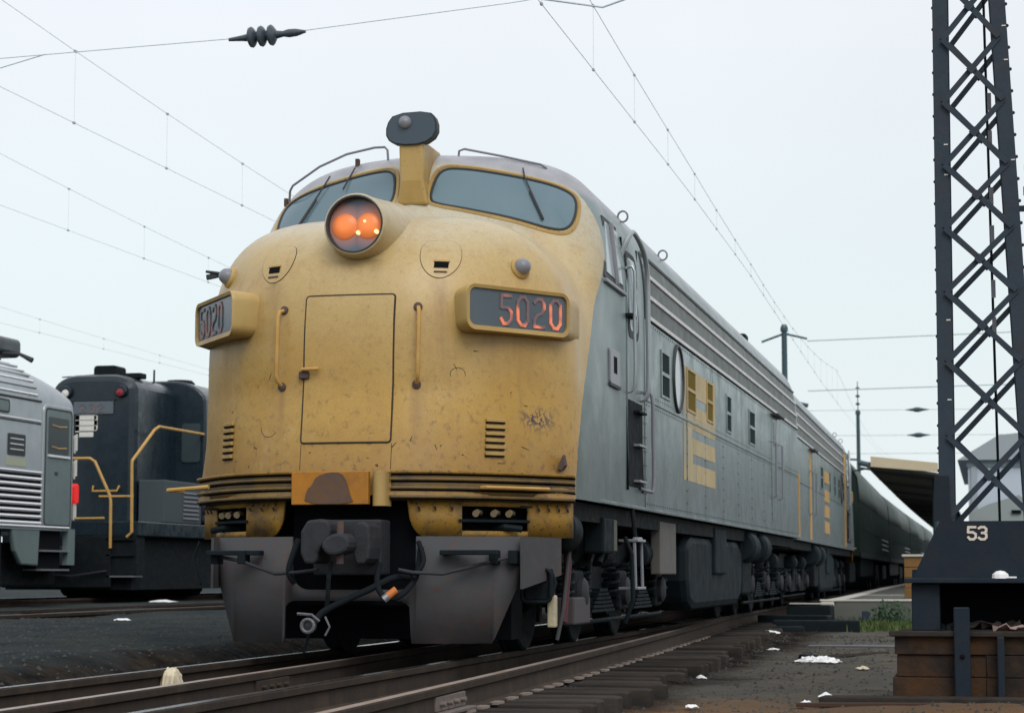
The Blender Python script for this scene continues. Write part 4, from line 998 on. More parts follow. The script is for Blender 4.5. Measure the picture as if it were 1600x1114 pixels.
# ------------------------------------------------------------------ silver railcar on the left
RX, RZ, RE = -12.93, .15, 20.62       # centre, rail level, end of the car
RC = thing('silver_railcar', (RX, RE, RZ), 'silver fluted stainless railcar with a red marker lamp at the left edge', 'railcar')
def rc_sections():
    ys = [-25.5,-23,-3.2,-2.3,-1.75,-1.3,-.9,-.5,-.2,-.05,0]; top = [4.22,4.22,4.22,4.21,4.18,4.12,4.05,3.95,3.83,3.72,3.60]; hwd = [1.52]*6+[1.515,1.50,1.47,1.42,1.35]
    m = MB(); v = []; n = 30
    for y, t, h in zip(ys, top, hwd):
        ring = [(-h,1.22),(-h,3.42)]
        for k in range(1,n): a = math.pi*(1-k/n); ring.append((h*np.sign(math.cos(a))*abs(math.cos(a))**.75, 3.42+(t-3.42)*abs(math.sin(a))**.85))
        ring += [(h,3.42),(h,1.22)]
        v += [(x,y,z-.0) for x, z in ring]
    L_ = n+3; m.grid(v,len(ys),L_,wrap=True); k=len(v); m.f.append(tuple(k-L_+i for i in range(L_)))
    return m
rc_sections().build('body', M['silver'], RC, smooth=True, org=(0,0,0))
sx_ = 1.52; kw = dict(org=(0,0,0))
for k in range(8):
    z = 1.335+.108*k; MB().tube([(sx_+.005,-25,z),(sx_+.005,-1.56,z)], [.031,.031], 8).build('side_flute', M['flute'], RC, smooth=True, **kw)
    MB().box((sx_-.01,-25,z+.030),(sx_+.008,-1.56,z+.078)).build('flute_groove', M['black'], RC, **kw)
MB().tube([(sx_+.01,-25,2.205),(sx_+.01,-1.56,2.205)], .02, 6).build('flute_bead', M['flute'], RC, **kw)
MB().tube([(sx_+.01,-25,1.285),(sx_+.01,-.4,1.275)], .02, 6).build('sill_bead', M['flute'], RC, **kw)
for z in (3.05,3.09): MB().tube([(sx_+.004,-25,z),(sx_+.004,-1.6,z)], .014, 6).build('belt_bead', M['flute'] if z>3.06 else M['rubber'], RC, **kw)
for k in range(8):
    a = R(6+8.5*k); x = sx_*abs(math.cos(a))**.75; z = 3.42+.80*abs(math.sin(a))**.85
    MB().tube([(x,-25,z),(x,-1.75,z)], .022, 6).build('roof_flute', M['silver'] if k%2 else M['flute'], RC, smooth=True, **kw)
MB().tube([(sx_,-25,3.44),(sx_,-1.6,3.44)], .022, 6).build('gutter', M['rubber'], RC, **kw)
FXR = lambda u,v,d: (sx_+d,u,v)
wf = MB().prism(rrect(-4.2,3.15,-2.82,3.38,.06,4), FXR, 0, .014).build('small_window', M['rubber'], RC, **kw); MB().prism(rrect(-4.15,3.18,-2.87,3.35,.05,4), FXR, .010, .018).build('pane', M['silverdoor'], wf, **kw)
wf = MB().prism(rrect(-2.85,2.46,-2.20,2.82,.02,2), FXR, 0, .014).build('vent_window', M['rubber'], RC, **kw)
for z in (2.55,2.64,2.73): MB().box((sx_+.01,-2.78,z),(sx_+.022,-2.28,z+.015)).build('vent_bar', M['flute'], wf, **kw)
MB().box((sx_,-2.9,2.28),(sx_+.008,-2.15,2.42)).build('pale_patch', mat('pale_green_patch', (.38,.40,.30), .7), RC, **kw)
for k in range(8):
    yb_ = -6.4-1.9*k; wf = MB().prism(rrect(yb_-.75,2.32,yb_+.75,3.0,.08,4), FXR, 0, .014).build('side_window', M['rubber'], RC, **kw); MB().prism(rrect(yb_-.7,2.37,yb_+.7,2.95,.06,4), FXR, .01, .018).build('pane', M['glass_dark'], wf, **kw)
# vestibule door
dr = MB().prism(rrect(-1.52,1.28,-.28,3.42,.14,6), FXR, -.02, .022).build('vestibule_frame', M['silver'], RC, bevel=.02, **kw)
MB().prism(rrect(-1.46,1.30,-.34,3.36,.10,6), FXR, 0, .026).build('door_gasket', M['rubber'], dr, **kw)
vd = MB().prism(rrect(-1.42,1.32,-.40,3.32,.08,6), FXR, 0, .030).build('vestibule_door', M['silverdoor'], RC, **kw)
MB().prism(rrect(-1.34,2.54,-.50,3.20,.04,4), FXR, .02, .033).build('pane', M['glass_dark'], vd, **kw)
MB().box((sx_+.03,-1.36,2.50),(sx_+.06,-.48,2.54)).build('window_ledge', M['flute'], vd, **kw)
MB().cbox((sx_+.035,-1.0,2.22),(.02,.10,.05)).build('door_handle', M['rubber'], vd, **kw)
for z in (3.06,2.68): MB().tube([(sx_+.034,-1.2,z),(sx_+.036,-.9,z-.02),(sx_+.034,-.6,z)], .012, 5).build('yellow_reflection_strip', M['yellow_rail'], vd, **kw)
# end corner: stripes and marker
for z in (2.62,2.16,1.42): MB().prism([(sx_-.17,z),(sx_-.03,z+.06),(sx_-.03,z+.36),(sx_-.17,z+.28)], (lambda u,v,d: (u,-.02+d,v)), 0, .03).build('white_stripe', M['white'], RC, **kw)
for z in (2.62,2.16,1.42): MB().prism([(-.33,z),(-.06,z+.08),(-.06,z+.36),(-.33,z+.30)], (lambda u,v,d: (sx_-.045-(.10*(u+.33)/.27)+d,u+.22,v)), 0, .028).build('white_stripe', M['white'], RC, **kw)
MB().prism(rrect(-.16,1.72,.08,2.08,.07,5), (lambda u,v,d: (1.46+d,u,v)), -.03, .05).build('marker_lamp', M['red'], RC, bevel=.02, **kw)
MB().box((sx_-.05,-25,.80),(sx_,-3.3,1.23)).build('skirt', M['silverdoor'], RC, **kw)
MB().prism([(-2.6,1.23),(-2.45,.85),(-2.2,.62),(-1.55,.60),(-1.5,1.23)], FXR, -.10, -.01).build('skirt_panel', M['silverdoor'], RC, bevel=.03, **kw)
MB().box((sx_-.5,-1.45,.55),(sx_-.1,-.5,1.24)).build('step_well', M['black'], RC, **kw)
for z in (.52,.85): MB().box((sx_-.35,-1.5,z),(sx_+.02,-.35,z+.03)).build('step_tread', M['chrome'], RC, **kw)
MB().box((sx_-.12,-.35,.62),(sx_-.02,-.05,1.26)).build('corner_skirt', M['silverdoor'], RC, **kw)
for yc in (-3.9,-22):
    MB().box((-1.2,yc-1.4,.28),(1.2,yc+1.4,.86)).build('truck', M['dark'], RC, bevel=.05, **kw)
    for a in (-1.1,1.1): MB().cyl((-.84,yc+a,.42),(.84,yc+a,.42),.42,20).build('wheel_set', M['dark2'], RC, **kw)
MB().box((-1.1,-19,.35),(1.1,-6,1.2)).build('underfloor_engine', M['dark'], RC, bevel=.06, **kw)
MB().box((-1.35,-7.5,.14),(1.42,-2.75,1.22)).build('truck_shroud', M['dark'], RC, bevel=.05, **kw)
MB().box((-1.2,-2.4,.25),(1.2,-.2,1.0)).build('end_sill', M['dark'], RC, bevel=.03, **kw)
# roof: horn block and lamp post
MB().prism(rrect(-.45,4.36,.45,4.70,.10,5), (lambda u,v,d: (u,-4.6+d,v)), 0, 4.35).build('roof_radiator_box', M['navy'], RC, **kw)
hn = MB().cyl((.35,-.9,3.95),(.35,-.9,4.40),.045,10).build('roof_horn', M['rubber'], RC, **kw)
MB().tube([(.35,-.9,4.38),(.75,-.9,4.36),(1.0,-.9,4.24)], [.03,.03,.05], 8).build('horn_trumpet', M['rubber'], hn, smooth=True, **kw)
MB().tube([(.35,-.9,4.38),(-.05,-.9,4.37),(-.3,-.9,4.36)], [.02,.03,.07], 8).build('horn_trumpet', M['rubber'], hn, smooth=True, **kw)

# ------------------------------------------------------------------ black road switcher behind the railcar
BK = thing('black_locomotive', (RX+.28, 24.0, RZ), 'black road switcher locomotive with yellow end handrails behind the silver railcar', 'locomotive'); kw = dict(org=(0,0,0))
def hood_profile(h, z0, zt, r, n=8):
    P = [(-h,z0),(-h,zt-r)]
    for k in range(1,n+1): a = R(180-90*k/n); P.append((-h+r+r*math.cos(a), zt-r*.62+r*.62*math.sin(a)))
    for k in range(0,n): a = R(90-90*k/n); P.append((h-r+r*math.cos(a), zt-r*.62+r*.62*math.sin(a)))
    return P + [(h,zt-r),(h,z0)]
FYB = lambda u,v,d: (u,d,v)
MB().prism(hood_profile(.90,1.2,4.40,.55), FYB, 0, 2.3).build('short_hood', M['navy'], BK, bevel=.14, **kw)
MB().prism(hood_profile(1.55,1.5,4.44,.80), FYB, 2.15, 4.4).build('cab', M['navy'], BK, bevel=.05, **kw)
MB().prism(hood_profile(.90,1.5,4.36,.5), FYB, 4.3, 15.5).build('long_hood', M['navy'], BK, bevel=.08, **kw)
MB().box((-1.5,-1.15,1.18),(1.5,16.5,1.46)).build('walkway', M['navy'], BK, bevel=.02, **kw)
for s in (1,-1):
    MB().box((min(s*1.0,s*1.12),2.09,2.95),(max(s*1.0,s*1.48),2.14,3.72)).build('cab_front_window', M['glass_dark'], BK, **kw) if 0 else None
    fw_ = MB().prism(rrect(s*1.24-.20,2.75,s*1.24+.20,3.55,.06,4), (lambda u,v,d: (u,2.14-d,v)), 0, .02).build('cab_front_window', mat('dusky_cab_glass', (.04,.06,.065), .3), BK, **kw)
MB().box((1.545,2.6,2.72),(1.56,4.0,3.5)).build('cab_side_window', M['glass_dark'], BK, **kw)
nbp = MB().box((-.40,-.035,3.60),(.44,.02,3.86)).build('number_board', M['numglass'], BK, bevel=.01, **kw)
dm = MB(); FB = lambda u,v,d: (u,-.038-d,v)
for k, ch in enumerate('232'): digit(dm, ch, FB, -.26+.19*k, 3.65, .11, .15, .03, .004)
dm.build('board_numerals', M['digitdim'], nbp, **kw)
MB().box((-.44,-.045,3.87),(.48,.02,3.895)).build('board_hood', M['navy'], BK, **kw)
for s, m_ in ((-.58,M['white']),(.58,mat('dark_red_lens', (.25,.02,.03), .3))):
    lb = MB().lathe([(.13,-.02),(.13,.06),(.11,.09)], (s+.02,0,4.05), (0,-1,0), 18).build('class_lamp', M['navy'], BK, smooth=True, **kw)
    MB().lathe([(.085,.06),(.07,.11),(.002,.13)], (s+.02,0,4.02), (0,-1,0), 16).build('lamp_lens', m_, lb, smooth=True, **kw)
# interlaced white letter emblem
eb = MB()
for z, x1 in ((3.495,.12),(3.385,.14),(3.275,.12),(3.155,.06)): eb.box((-.36,-.012,z),(x1-.04,-.004,z+.098))
eb.box((.03,-.012,3.29),(.105,-.004,3.575)); eb.box((-.36,-.012,3.16),(-.28,-.004,3.585))
eb.build('white_emblem', M['white'], BK, **kw)
def yr(pts, nm='yellow_handrail', r=.022): return MB().tube(pts, r, 8).build(nm, M['yellow_rail'], BK, smooth=True, **kw)
yr([(-1.3,-1.22,2.66),(.50,-1.22,2.66),(.60,-1.22,2.60),(.92,-1.22,1.95),(.94,-1.22,1.85),(.95,-1.22,.95)], r=.03)
yr([(1.50,2.2,3.32),(1.48,-.2,3.32),(1.45,-.35,3.25),(1.36,-1.22,2.60),(1.36,-1.22,2.5),(1.38,-1.22,1.25),(1.28,-1.22,1.16)], r=.03)
yr([(.70,-1.22,1.93),(1.40,-1.22,1.93)]); yr([(-1.3,-1.18,1.50),(.80,-1.18,1.52)])
yr([(.05,-.03,2.18),(.07,-.11,2.08),(.58,-.11,2.08),(.60,-.03,2.18)])
MB().box((.55,-1.15,.45),(1.45,-.75,1.2)).build('step_well', M['dark'], BK, **kw)
for z in (.40,.80,1.10): MB().box((.85,-1.2,z),(1.42,-.75,z+.03)).build('step_tread', M['chrome'] if z<.5 else M['dark2'], BK, **kw)
MB().box((-1.3,-1.0,.16),(1.3,4.2,1.2)).build('frame_shadow_plate', M['dark'], BK, **kw)
MB().box((-1.3,-1.2,.20),(.95,-1.12,1.18)).build('end_plate', M['dark'], BK, bevel=.02, **kw)
MB().tube([(-.9,-1.25,.5),(.2,-1.3,.42),(.9,-1.25,.52)], .02, 6).build('uncoupling_lever', M['coupler'], BK, **kw)
MB().box((-.18,-1.75,.62),(.18,-1.1,.98)).build('coupler', M['coupler'], BK, bevel=.03, **kw)
MB().box((.95,.1,1.46),(1.5,2.1,2.30)).build('battery_box', mat('grey_box_paint', (.045,.062,.072), .6), BK, bevel=.02, **kw)
lv = MB()
for k in range(7): lv.box((1.5,1.1,1.55+.085*k),(1.525,1.9,1.585+.085*k))
lv.build('louver_set', M['lampdome'], BK, **kw)
for yc in (2.2,13.0):
    MB().box((-1.15,yc-1.7,.35),(1.15,yc+1.7,.92)).build('truck', M['dark'], BK, bevel=.05, **kw)
    for a in (-1.25,1.25): MB().cyl((-.9,yc+a,.5),(.9,yc+a,.5),.5,20).build('wheel_set', M['dark2'], BK, **kw)
MB().box((-1.3,5.5,.25),(1.3,10,1.15)).build('fuel_tank', M['dark'], BK, bevel=.06, **kw)
hn = MB().prism(rrect(-.22,4.36,.28,4.62,.07,4), FYB, .5, .95).build('roof_horn_box', M['dark'], BK, **kw)
MB().tube([(-.2,.7,4.45),(-1.0,.7,4.42)], [.025,.012], 6).build('horn_trumpet', M['dark'], hn, **kw)
MB().box((.3,.6,4.36),(.75,.9,4.47)).build('roof_hatch', M['dark'], BK, bevel=.02, **kw)
MB().lathe([(.30,0),(.32,.10),(.26,.16),(.02,.18)], (.55,3.2,4.38), (0,0,1), 18).build('exhaust_stack', M['dark'], BK, smooth=True, **kw)
MB().cyl((.62,1.6,4.3),(.62,1.6,4.62),.02,6).build('antenna_post', M['dark'], BK, **kw)

# ------------------------------------------------------------------ catenary tower
TW = thing('catenary_tower', (4.62,.4,-.25), 'dark lattice steel catenary tower marked 53 at the right', 'lattice tower')
YF, YB = .40, 1.06
def lx(z, side):                                   # outer edge of left / right leg
    return np.interp(z,[.9,12],[4.275,4.345]) if side < 0 else np.interp(z,[.9,12],[4.995,4.50])
for yb_ in (YF, YB):
    for sd_ in (-1,1):
        z0, z1 = .62, 11.0; bx_ = 0; a = Vector((lx(z0,sd_)-sd_*.055+bx_, yb_, z0)); b = Vector((lx(z1,sd_)-sd_*.055+bx_, yb_, z1))
        lg = MB(); lg.bar(a, b, .105, .014, up=(0,1,0)).build('tower_leg', M['tower'], TW)
        s2 = .055 if yb_ == YF else -.055
        MB().bar(a+Vector((sd_*.048,s2,0)), b+Vector((sd_*.048,s2,0)), .014, .11, up=(0,1,0)).build('leg_flange', M['tower'], TW)
def lattice(pA, pB, nrm, n0, panels):
    z = n0
    for h in panels:
        l0, r0, l1, r1 = pA(z), pB(z), pA(z+h), pB(z+h); o_ = Vector(nrm)*.012
        MB().bar(l0-o_, r1-o_, .040, .010, up=nrm).build('lattice_bar', M['tower'], TW)
        MB().bar(r0-o_*2.2, l1-o_*2.2, .040, .010, up=nrm).build('lattice_bar', M['tower'], TW)
        c_ = (l0+r1+r0+l1)/4; MB().cbox(c_-o_*3.2, (.055,.010,.055) if abs(nrm[1]) > .5 else (.010,.055,.055), Matrix.Rotation(R(45),3,'Y') if abs(nrm[1])>.5 else None).build('lattice_gusset', M['tower'], TW)
        z += h
pans = [.57]+[.53,.50]+[.46]*14
lattice(lambda z: Vector((lx(z,-1)+.07,YF,z)), lambda z: Vector((lx(z,1)-.07,YF,z)), (0,1,0), 1.03, pans)
lattice(lambda z: Vector((lx(z,-1)+.12,YB,z)), lambda z: Vector((lx(z,1)-.02,YB,z)), (0,-1,0), 1.005, [p_*1.043 for p_ in pans])
lattice(lambda z: Vector((lx(z,-1)+.055,YF+.06,z)), lambda z: Vector((lx(z,-1)+.10,YB-.06,z)), (1,0,0), 1.03, pans)
lattice(lambda z: Vector((lx(z,1)-.07,YF+.06,z)), lambda z: Vector((lx(z,1)-.03,YB-.06,z)), (-1,0,0), 1.03, pans)
sk = [(4.085,.60),(5.17,.60),(4.985,1.0),(4.28,1.0)]
for y0, y1 in ((.37,.392),(1.07,1.095)): MB().prism(sk, FY(y0), 0, y1-y0).build('gusset_plate', M['towerbase'], TW)
for yy_ in (.385,):
    for (a,b) in (((4.30,1.0),(4.30,1.32)),((4.97,1.0),(4.96,1.32))): MB().prism([(b[0]-.06,1.0),(b[0]+.06,1.0),(b[0]+.05,b[1]),(b[0]-.05,b[1])], FY(yy_-.012),0,.010).build('splice_plate', M['towerbase'], TW)
for sd_, x0 in ((-1,4.085),(1,5.155)): MB().box((x0-.005,.40,.60),(x0+.015,1.06,.66)).build('base_angle', M['towerbase'], TW)
MB().box((4.03,.28,.565),(5.22,1.2,.60)).build('base_plate', M['towerbase'], TW, bevel=.006)
for (x0,x1) in ((4.075,4.27),(5.0,5.18)): MB().box((x0,.36,.23),(x1,.9,.565)).build('pedestal', M['towerbase'], TW, bevel=.01)
MB().box((4.27,.80,.23),(5.0,.9,.565)).build('pedestal_web', M['black'], TW)
dm = MB(); F5 = lambda u,v,d: (u,.368-d,v)
digit(dm,'5',F5,4.475,.872,.052,.085,.017,.003); digit(dm,'3',F5,4.548,.872,.052,.085,.017,.003)
dm.build('tower_number', mat('number_paint', (.62,.55,.48), .6), TW)
rv = MB()
for z in np.arange(1.2,6,.16):
    for sd_ in (-1,1): rv.lathe([(.013,0),(.012,.016),(.003,.022)], (lx(z,sd_)-sd_*.014, YF+.035, z), (sd_,0,0), 6)
tag(rv.build('rivets', M['tower'], TW), kind='stuff')
fl = MB()
for z, sd_ in ((4.45,-1),(3.70,-1),(2.15,-1),(3.48,-1),(2.43,-1),(4.30,1),(3.57,1),(2.16,1),(4.55,1),(1.86,-1)):
    x = lx(z,sd_)-sd_*random.choice((.03,.085)); fl.box((x-.014,YF-.012,z-.004),(x+.014,YF-.008,z+.005))
tag(fl.build('leg_flecks', M['white'], TW), kind='stuff')  # small white flecks on the legs
MB().tube([(4.70,.75,.62),(4.685,.73,2.4),(4.665,.72,4.9),(4.64,.7,8)], .011, 6).build('conduit', M['dark2'], TW)
for z in (2.35,2.62,3.02,3.3,3.72,4.0): MB().box((4.675,.69,z),(4.705,.70,z+.13)).build('conduit_tag', M['lampdome'], TW)
# insulator on the far side of the tower
INS = thing('insulator', (5.03,.9,3.45), 'pale grey stacked insulator hanging behind the right edge of the lattice tower', 'insulator')
MB().lathe([(.02,.42),(.06,.40),(.09,.34),(.05,.30),(.05,.27),(.12,.22),(.12,.18),(.05,.15),(.05,.10),(.13,.06),(.13,.0),(.04,-.04),(.03,-.22)], (5.05,.9,3.4), (0,0,1), 18).build('porcelain_stack', mat('grey_porcelain', (.42,.45,.47), .3), INS, smooth=True)
MB().bar((4.82,.9,3.30),(5.06,.9,3.30),.04,.04).build('bracket', M['tower'], INS)

# plinth of weathered timber under the tower
PL = thing('timber_plinth', (4.62,.6,-.25), 'rust brown weathered timber plinth carrying the lattice tower', 'plinth')
random.seed(3)
for r_ in range(3):
    z0 = -.24 + .155*r_; x = 3.94 + random.uniform(-.01,.03)
    while x < 5.6:
        wd = random.uniform(.45,.8) if r_ < 2 else 1.7; x1 = min(x+wd, 5.7)
        MB().box((x,.26+random.uniform(-.012,.014),z0),(x1-.003,1.25,z0+.1515)).build('timber', M['timber_brown'] if random.random() < .8 else M['timber'], PL, bevel=.006); x = x1
MB().box((3.92,.20,.195),(5.7,.27,.235)).build('cap_plank', M['timber'], PL, bevel=.008)
for x0, x1, z1, m_ in ((4.365,4.475,.40,M['towerbase']),(4.655,4.705,.20,M['towerbase'])): MB().box((x0,.17,-.24),(x1,.245,z1)).build('front_post', m_, PL, bevel=.01)
MB().lathe([(.018,0),(.016,.01),(.002,.014)], (4.42,.17,.06), (0,-1,0), 8).build('bolt_head', M['black'], PL)
pk = thing('wooden_plank', (4.6,-.05,-.28), 'long grey weathered plank lying on the ground in front of the timber plinth', 'plank')
MB().bar((3.46,.02,-.235),(5.9,-.22,-.215),.22,.05).build('plank_board', M['timber'], pk, bevel=.01)
pk2 = thing('wooden_plank', (4.6,-.35,-.30), 'thin rusty strip on the brown soil below the long plank', 'plank')
MB().bar((3.3,-.12,-.265),(4.3,-.16,-.25),.07,.03).build('plank_board', mat('dark_rust_strip', (.055,.030,.02), .9), pk2, bevel=.005)
random.seed(9)
for k, (x, y, z, ln, a, lb) in enumerate(((4.62,.55,.27,.42,8,'crumpled dark rag under the tower base plate left of centre'),(4.78,.42,.25,.30,-12,'pinkish torn cardboard under the tower base plate'),(4.33,.45,.25,.16,25,'small dark scrap beside the post under the tower base plate'))):
    m = MB(); n = 9; v = []
    for i in range(n):
        for j in range(5): v.append((x-ln/2+ln*i/(n-1)+random.uniform(-.02,.02), y-.08+.05*j+random.uniform(-.02,.02), z+random.uniform(-.03,.04)))
    o = m.grid(v,n,5).build('scrap', (M['timber'], mat('pink_cardboard', (.34,.24,.22), .9), M['dark'])[k], None, solid=.006, org=(x,y,z)); tag(o, lb, 'scrap')
o = MB().lathe([(.06,0),(.055,.03),(.03,.05),(.002,.055)], (4.69,.33,.598), (0,0,1), 10); 
o.box((4.70,.30,.601),(4.80,.36,.612)); tag(o.build('litter', M['paper'], None, org=(4.7,.33,.6)), 'crumpled white litter lying on the tower base plate under the number 53', 'litter')
# ------------------------------------------------------------------ platform, canopy, building, poles
pf = thing('station_platform', (3,22.6,-.3), 'low grey concrete platform with a pale edge beside the far end of the train', 'platform')
ys = [22.6,30,33.7,42,56,69,82,95,130]; P0 = [(1.72+cx_main(y)*.95,y) for y in ys]
poly = P0 + [(9,130),(9,24.4)]
MB().prism(poly, FZ(-.3), 0, .44).build('platform_slab', M['concrete'], pf)
MB().prism([(1.70,22.58),(9,24.38),(9,24.66),(1.70,22.86)], FZ(.1385), 0, .03).build('platform_edge', M['paleedge'], pf, bevel=.006)
v = [(x-.02,y,.1425) for x,y in P0]+[(x+.3,y,.1425) for x,y in P0]; MB().grid(v,2,len(P0)).build('edge_line', M['paleedge'], pf)
MB().box((1.6,32.6,.1405),(9,32.95,.1445)).build('painted_line', M['paleedge'], pf)
MB().box((1.72,22.5,-.05),(1.95,22.62,.13)).build('corner_block', M['paleedge'], pf, bevel=.02)
cn = thing('platform_canopy', (3.6,35,.14), 'long dark platform canopy with a cream end board, left of the lattice tower', 'canopy')
yc = [35,42,56,69,82,95,115]; xl = [1.98+.4*(cx_main(y)) for y in yc]
def strip(dz0, dz1, name, m, th):
    mb_ = MB(); v = []
    for y, x in zip(yc, xl): v += [(x,y,3.09+dz0),(2.8,y,2.98+dz0),(3.55,y,2.86+dz0)]
    mb_.grid(v,len(yc),3).build(name, m, cn, solid=th)
strip(.06,0,'canopy_roof',M['canopydark'],.05)
MB().add([(1.96,34.96,3.09),(3.5,34.96,2.95),(3.5,34.96,3.16),(1.96,34.96,3.33),(1.96,35.02,3.09),(3.5,35.02,2.95),(3.5,35.02,3.16),(1.96,35.02,3.33)],[(0,1,2,3),(7,6,5,4),(0,4,5,1),(1,5,6,2),(2,6,7,3),(3,7,4,0)]).build('end_board', M['cream'], cn)
v = []
for y, x in zip(yc, xl): v += [(x,y,3.04),(x,y,3.20)]
MB().grid(v,len(yc),2).build('side_fascia', M['canopydark'], cn, solid=.04)
for y in np.arange(37,112,6.5):
    x = np.interp(y,yc,xl); MB().bar((x+.05,y,3.06),(3.5,y,2.84),.08,.10,up=(0,1,0)).build('canopy_rafter', M['canopydark'], cn)
    MB().cyl((3.4,y,.14),(3.4,y,2.85),.10,10).build('canopy_post', M['pole'], cn)
    MB().box((x-.12,y-.05,3.14),(x+.02,y+.05,3.24)).build('gutter_bracket', M['rubber'], cn)
# ochre crate on the platform
oc_ = thing('wooden_crate', (3.2,27.5,.14), 'ochre yellow crate standing on the platform behind the tower foot', 'crate')
for k in range(4): MB().box((2.98,27.3,.14+.20*k),(3.5,27.9,.33+.20*k)).build('slat', M['ochre'], oc_, bevel=.01)
MB().box((2.94,27.26,.945),(3.54,27.94,.99)).build('lid', M['paleedge'], oc_, bevel=.01)
# pale building behind the tower
bd = thing('pale_building', (9,60,0), 'pale grey gabled building far behind the lattice tower', 'building')
MB().box((3.95,60,-.2),(24,80,4.5)).build('wall', M['bldg'], bd)
MB().prism([(3.6,4.5),(24,4.5),(24,5.7),(6.6,5.5),(5.0,5.35)], FY(59.7), 0, 21).build('roof', M['bldgroof'], bd)
MB().prism([(3.98,2.55),(4.6,2.85),(5.6,3.15),(6.4,2.45),(6.4,.1),(3.98,.1)], FY(56), 0, 3.5).build('porch', mat('grey_green_siding', (.26,.30,.30), .8), bd)
MB().box((3.9,59.9,4.28),(24,59.98,4.49)).build('eave_band', mat('eave_grey', (.17,.22,.24), .7), bd)
MB().box((5.35,55.92,2.55),(5.65,55.98,2.66)).build('vent', M['black'], bd)
MB().box((4.05,59.9,.5),(4.25,59.98,4.27)).build('downpipe', M['bldgroof'], bd)
def pole(x, y, h, r, label, arms, spire=0):
    t = thing('catenary_pole', (x,y,-.2), label, 'pole', 'steel poles rising behind the train')
    MB().tube([(x,y,-.2),(x,y,h)], [r*1.1,r*.95], 10).build('shaft', M['pole'], t, smooth=True)
    MB().lathe([(r*1.3,0),(r*1.3,.15),(r*.8,.3)], (x,y,h-.1), (0,0,1), 10).build('cap', M['pole'], t)
    for (x0,z0,x1,z1,rr) in arms: MB().tube([(x+x0,y,z0),(x+x1,y,z1)], rr, 6).build('cross_arm', M['pole'], t)
    if spire:
        for k in range(3): MB().lathe([(.02,0),(.16,.08),(.16,.14),(.03,.25)], (x,y,h+.5+.55*k), (0,0,1), 10).build('pole_insulator', M['porcelain'], t, smooth=True)
        MB().cyl((x,y,h),(x,y,h+2.2),.035,6).build('spike', M['pole'], t)
    return t
pole(-4.0,78,11.3,.13,'tall teal steel pole with short cross arms rising behind the roof of the second locomotive',((0,11.1,-1.0,10.75,.05),(0,11.1,1.0,10.85,.05),(0,8.15,1.0,7.9,.10),(-1.6,7.7,0,7.7,.04)))
pole(-4.2,135,11.8,.14,'distant thin pole with one bowed cross arm left of the platform canopy',((-2.2,8.6,0,8.5,.08),(0,8.3,1.6,7.9,.22)),1)
def span(pts, label, r=.012, ins=(), name='span_wire', ir=.10):
    t = thing(name, pts[0], label, 'wire', 'overhead wires')
    MB().tube(pts, r, 5).build('strand', M['wire'], t)
    for c_, d_ in ins:
        c_ = Vector(c_); d_ = Vector(d_).normalized()
        io = MB()
        for k in (-1,0,1): io.lathe([(ir*.45,k*ir*1.05-ir*.55),(ir*1.0,k*ir*1.05-ir*.28),(ir*1.08,k*ir*1.05-ir*.05),(ir*.95,k*ir*1.05+ir*.12),(ir*.5,k*ir*1.05+ir*.42)], c_, d_, 18)
        io.build('strain_insulator', M['porcelain'], t, smooth=True)
        MB().lathe([(.02,-ir*3.6),(.035,-ir*2.2),(ir*.4,-ir*1.6),(ir*.4,ir*1.6),(.035,ir*2.2),(.05,ir*2.8),(.045,ir*3.6),(.015,ir*4.6)], c_, d_, 10).build('insulator_cap', M['porcelain'], t, smooth=True)
    return t
# cross-span with the big insulator
A = Vector((-13.5,8,6.47)); B = Vector((-6.84,8,6.769)); Cc = Vector((-3.52,8,6.856)); D = Vector((-.54,8,7.074)); E_ = Vector((4.4,8,7.6))
span([A,B,Cc,D,E_], 'thin cross span wire with a big ribbed dark insulator at upper left', .005, [(Cc, D-B)], ir=.115)
span([(-6.25,8,6.79),(-7.4,8,6.52),(-10,9,6.1)], 'short slack wire leaving the cross span at the left edge', .006)
def catenary2(X, zc, zm, y0, y1, step, label, yoff, r=.0035):
    t = thing('catenary_wire', (X,y0,zc), label, 'wire', 'overhead wires')
    xf = lambda y: X + (cx_main(y) if X > -2 else 0)
    ys = np.arange(y0,y1+1,3.5)
    MB().tube([(xf(y),y,zc) for y in ys], r, 5).build('contact_wire', M['wire'], t)
    MB().tube([(xf(y),y,zm(y)) for y in ys], r, 5).build('messenger_wire', M['wire'], t)
    for y in np.arange(y0+yoff, min(y1,70), step):
        if zm(y)-zc > .08:
            MB().tube([(xf(y),y,zc),(xf(y),y,zm(y))], r*.5, 4).build('hanger', M['wire'], t)
            for z in (zc, zm(y)): MB().cbox((xf(y),y,z),(.028,.07,.028)).build('hanger_clip', M['wire'], t)
catenary2(-.3, 7.18, lambda y: 7.42+.00105*(((y-36+32)%64)-32)**2, 0, 130, 3.3, 'overhead wire pair above the yellow-nosed train running toward the far pole', 1.9, .0042)
catenary2(-8.0, 7.02, lambda y: 7.42+.00100*(((y-38+32)%64)-32)**2, 2, 120, 3.49, 'nearer of the overhead wire pairs crossing the sky on the left', 3.69)
catenary2(-12.3, 7.09, lambda y: 7.42+.0008*(((y-46+32)%64)-32)**2, 6, 130, 3.7, 'middle overhead wire pair crossing the sky on the left', 1.1)
catenary2(-20, 7.0, lambda y: 7.15+.0004*(((y-60+32)%64)-32)**2, 14, 140, 4.2, 'lowest and farthest overhead wire pair on the left', 2.0)
y_ = 9.0
span([(-.3,8.3,7.19),(.22,9.6,7.40),(3.2,9.6,8.3)], 'bent pull-off bracket at the top of the picture above the train', .012, name='pull_off_bracket')
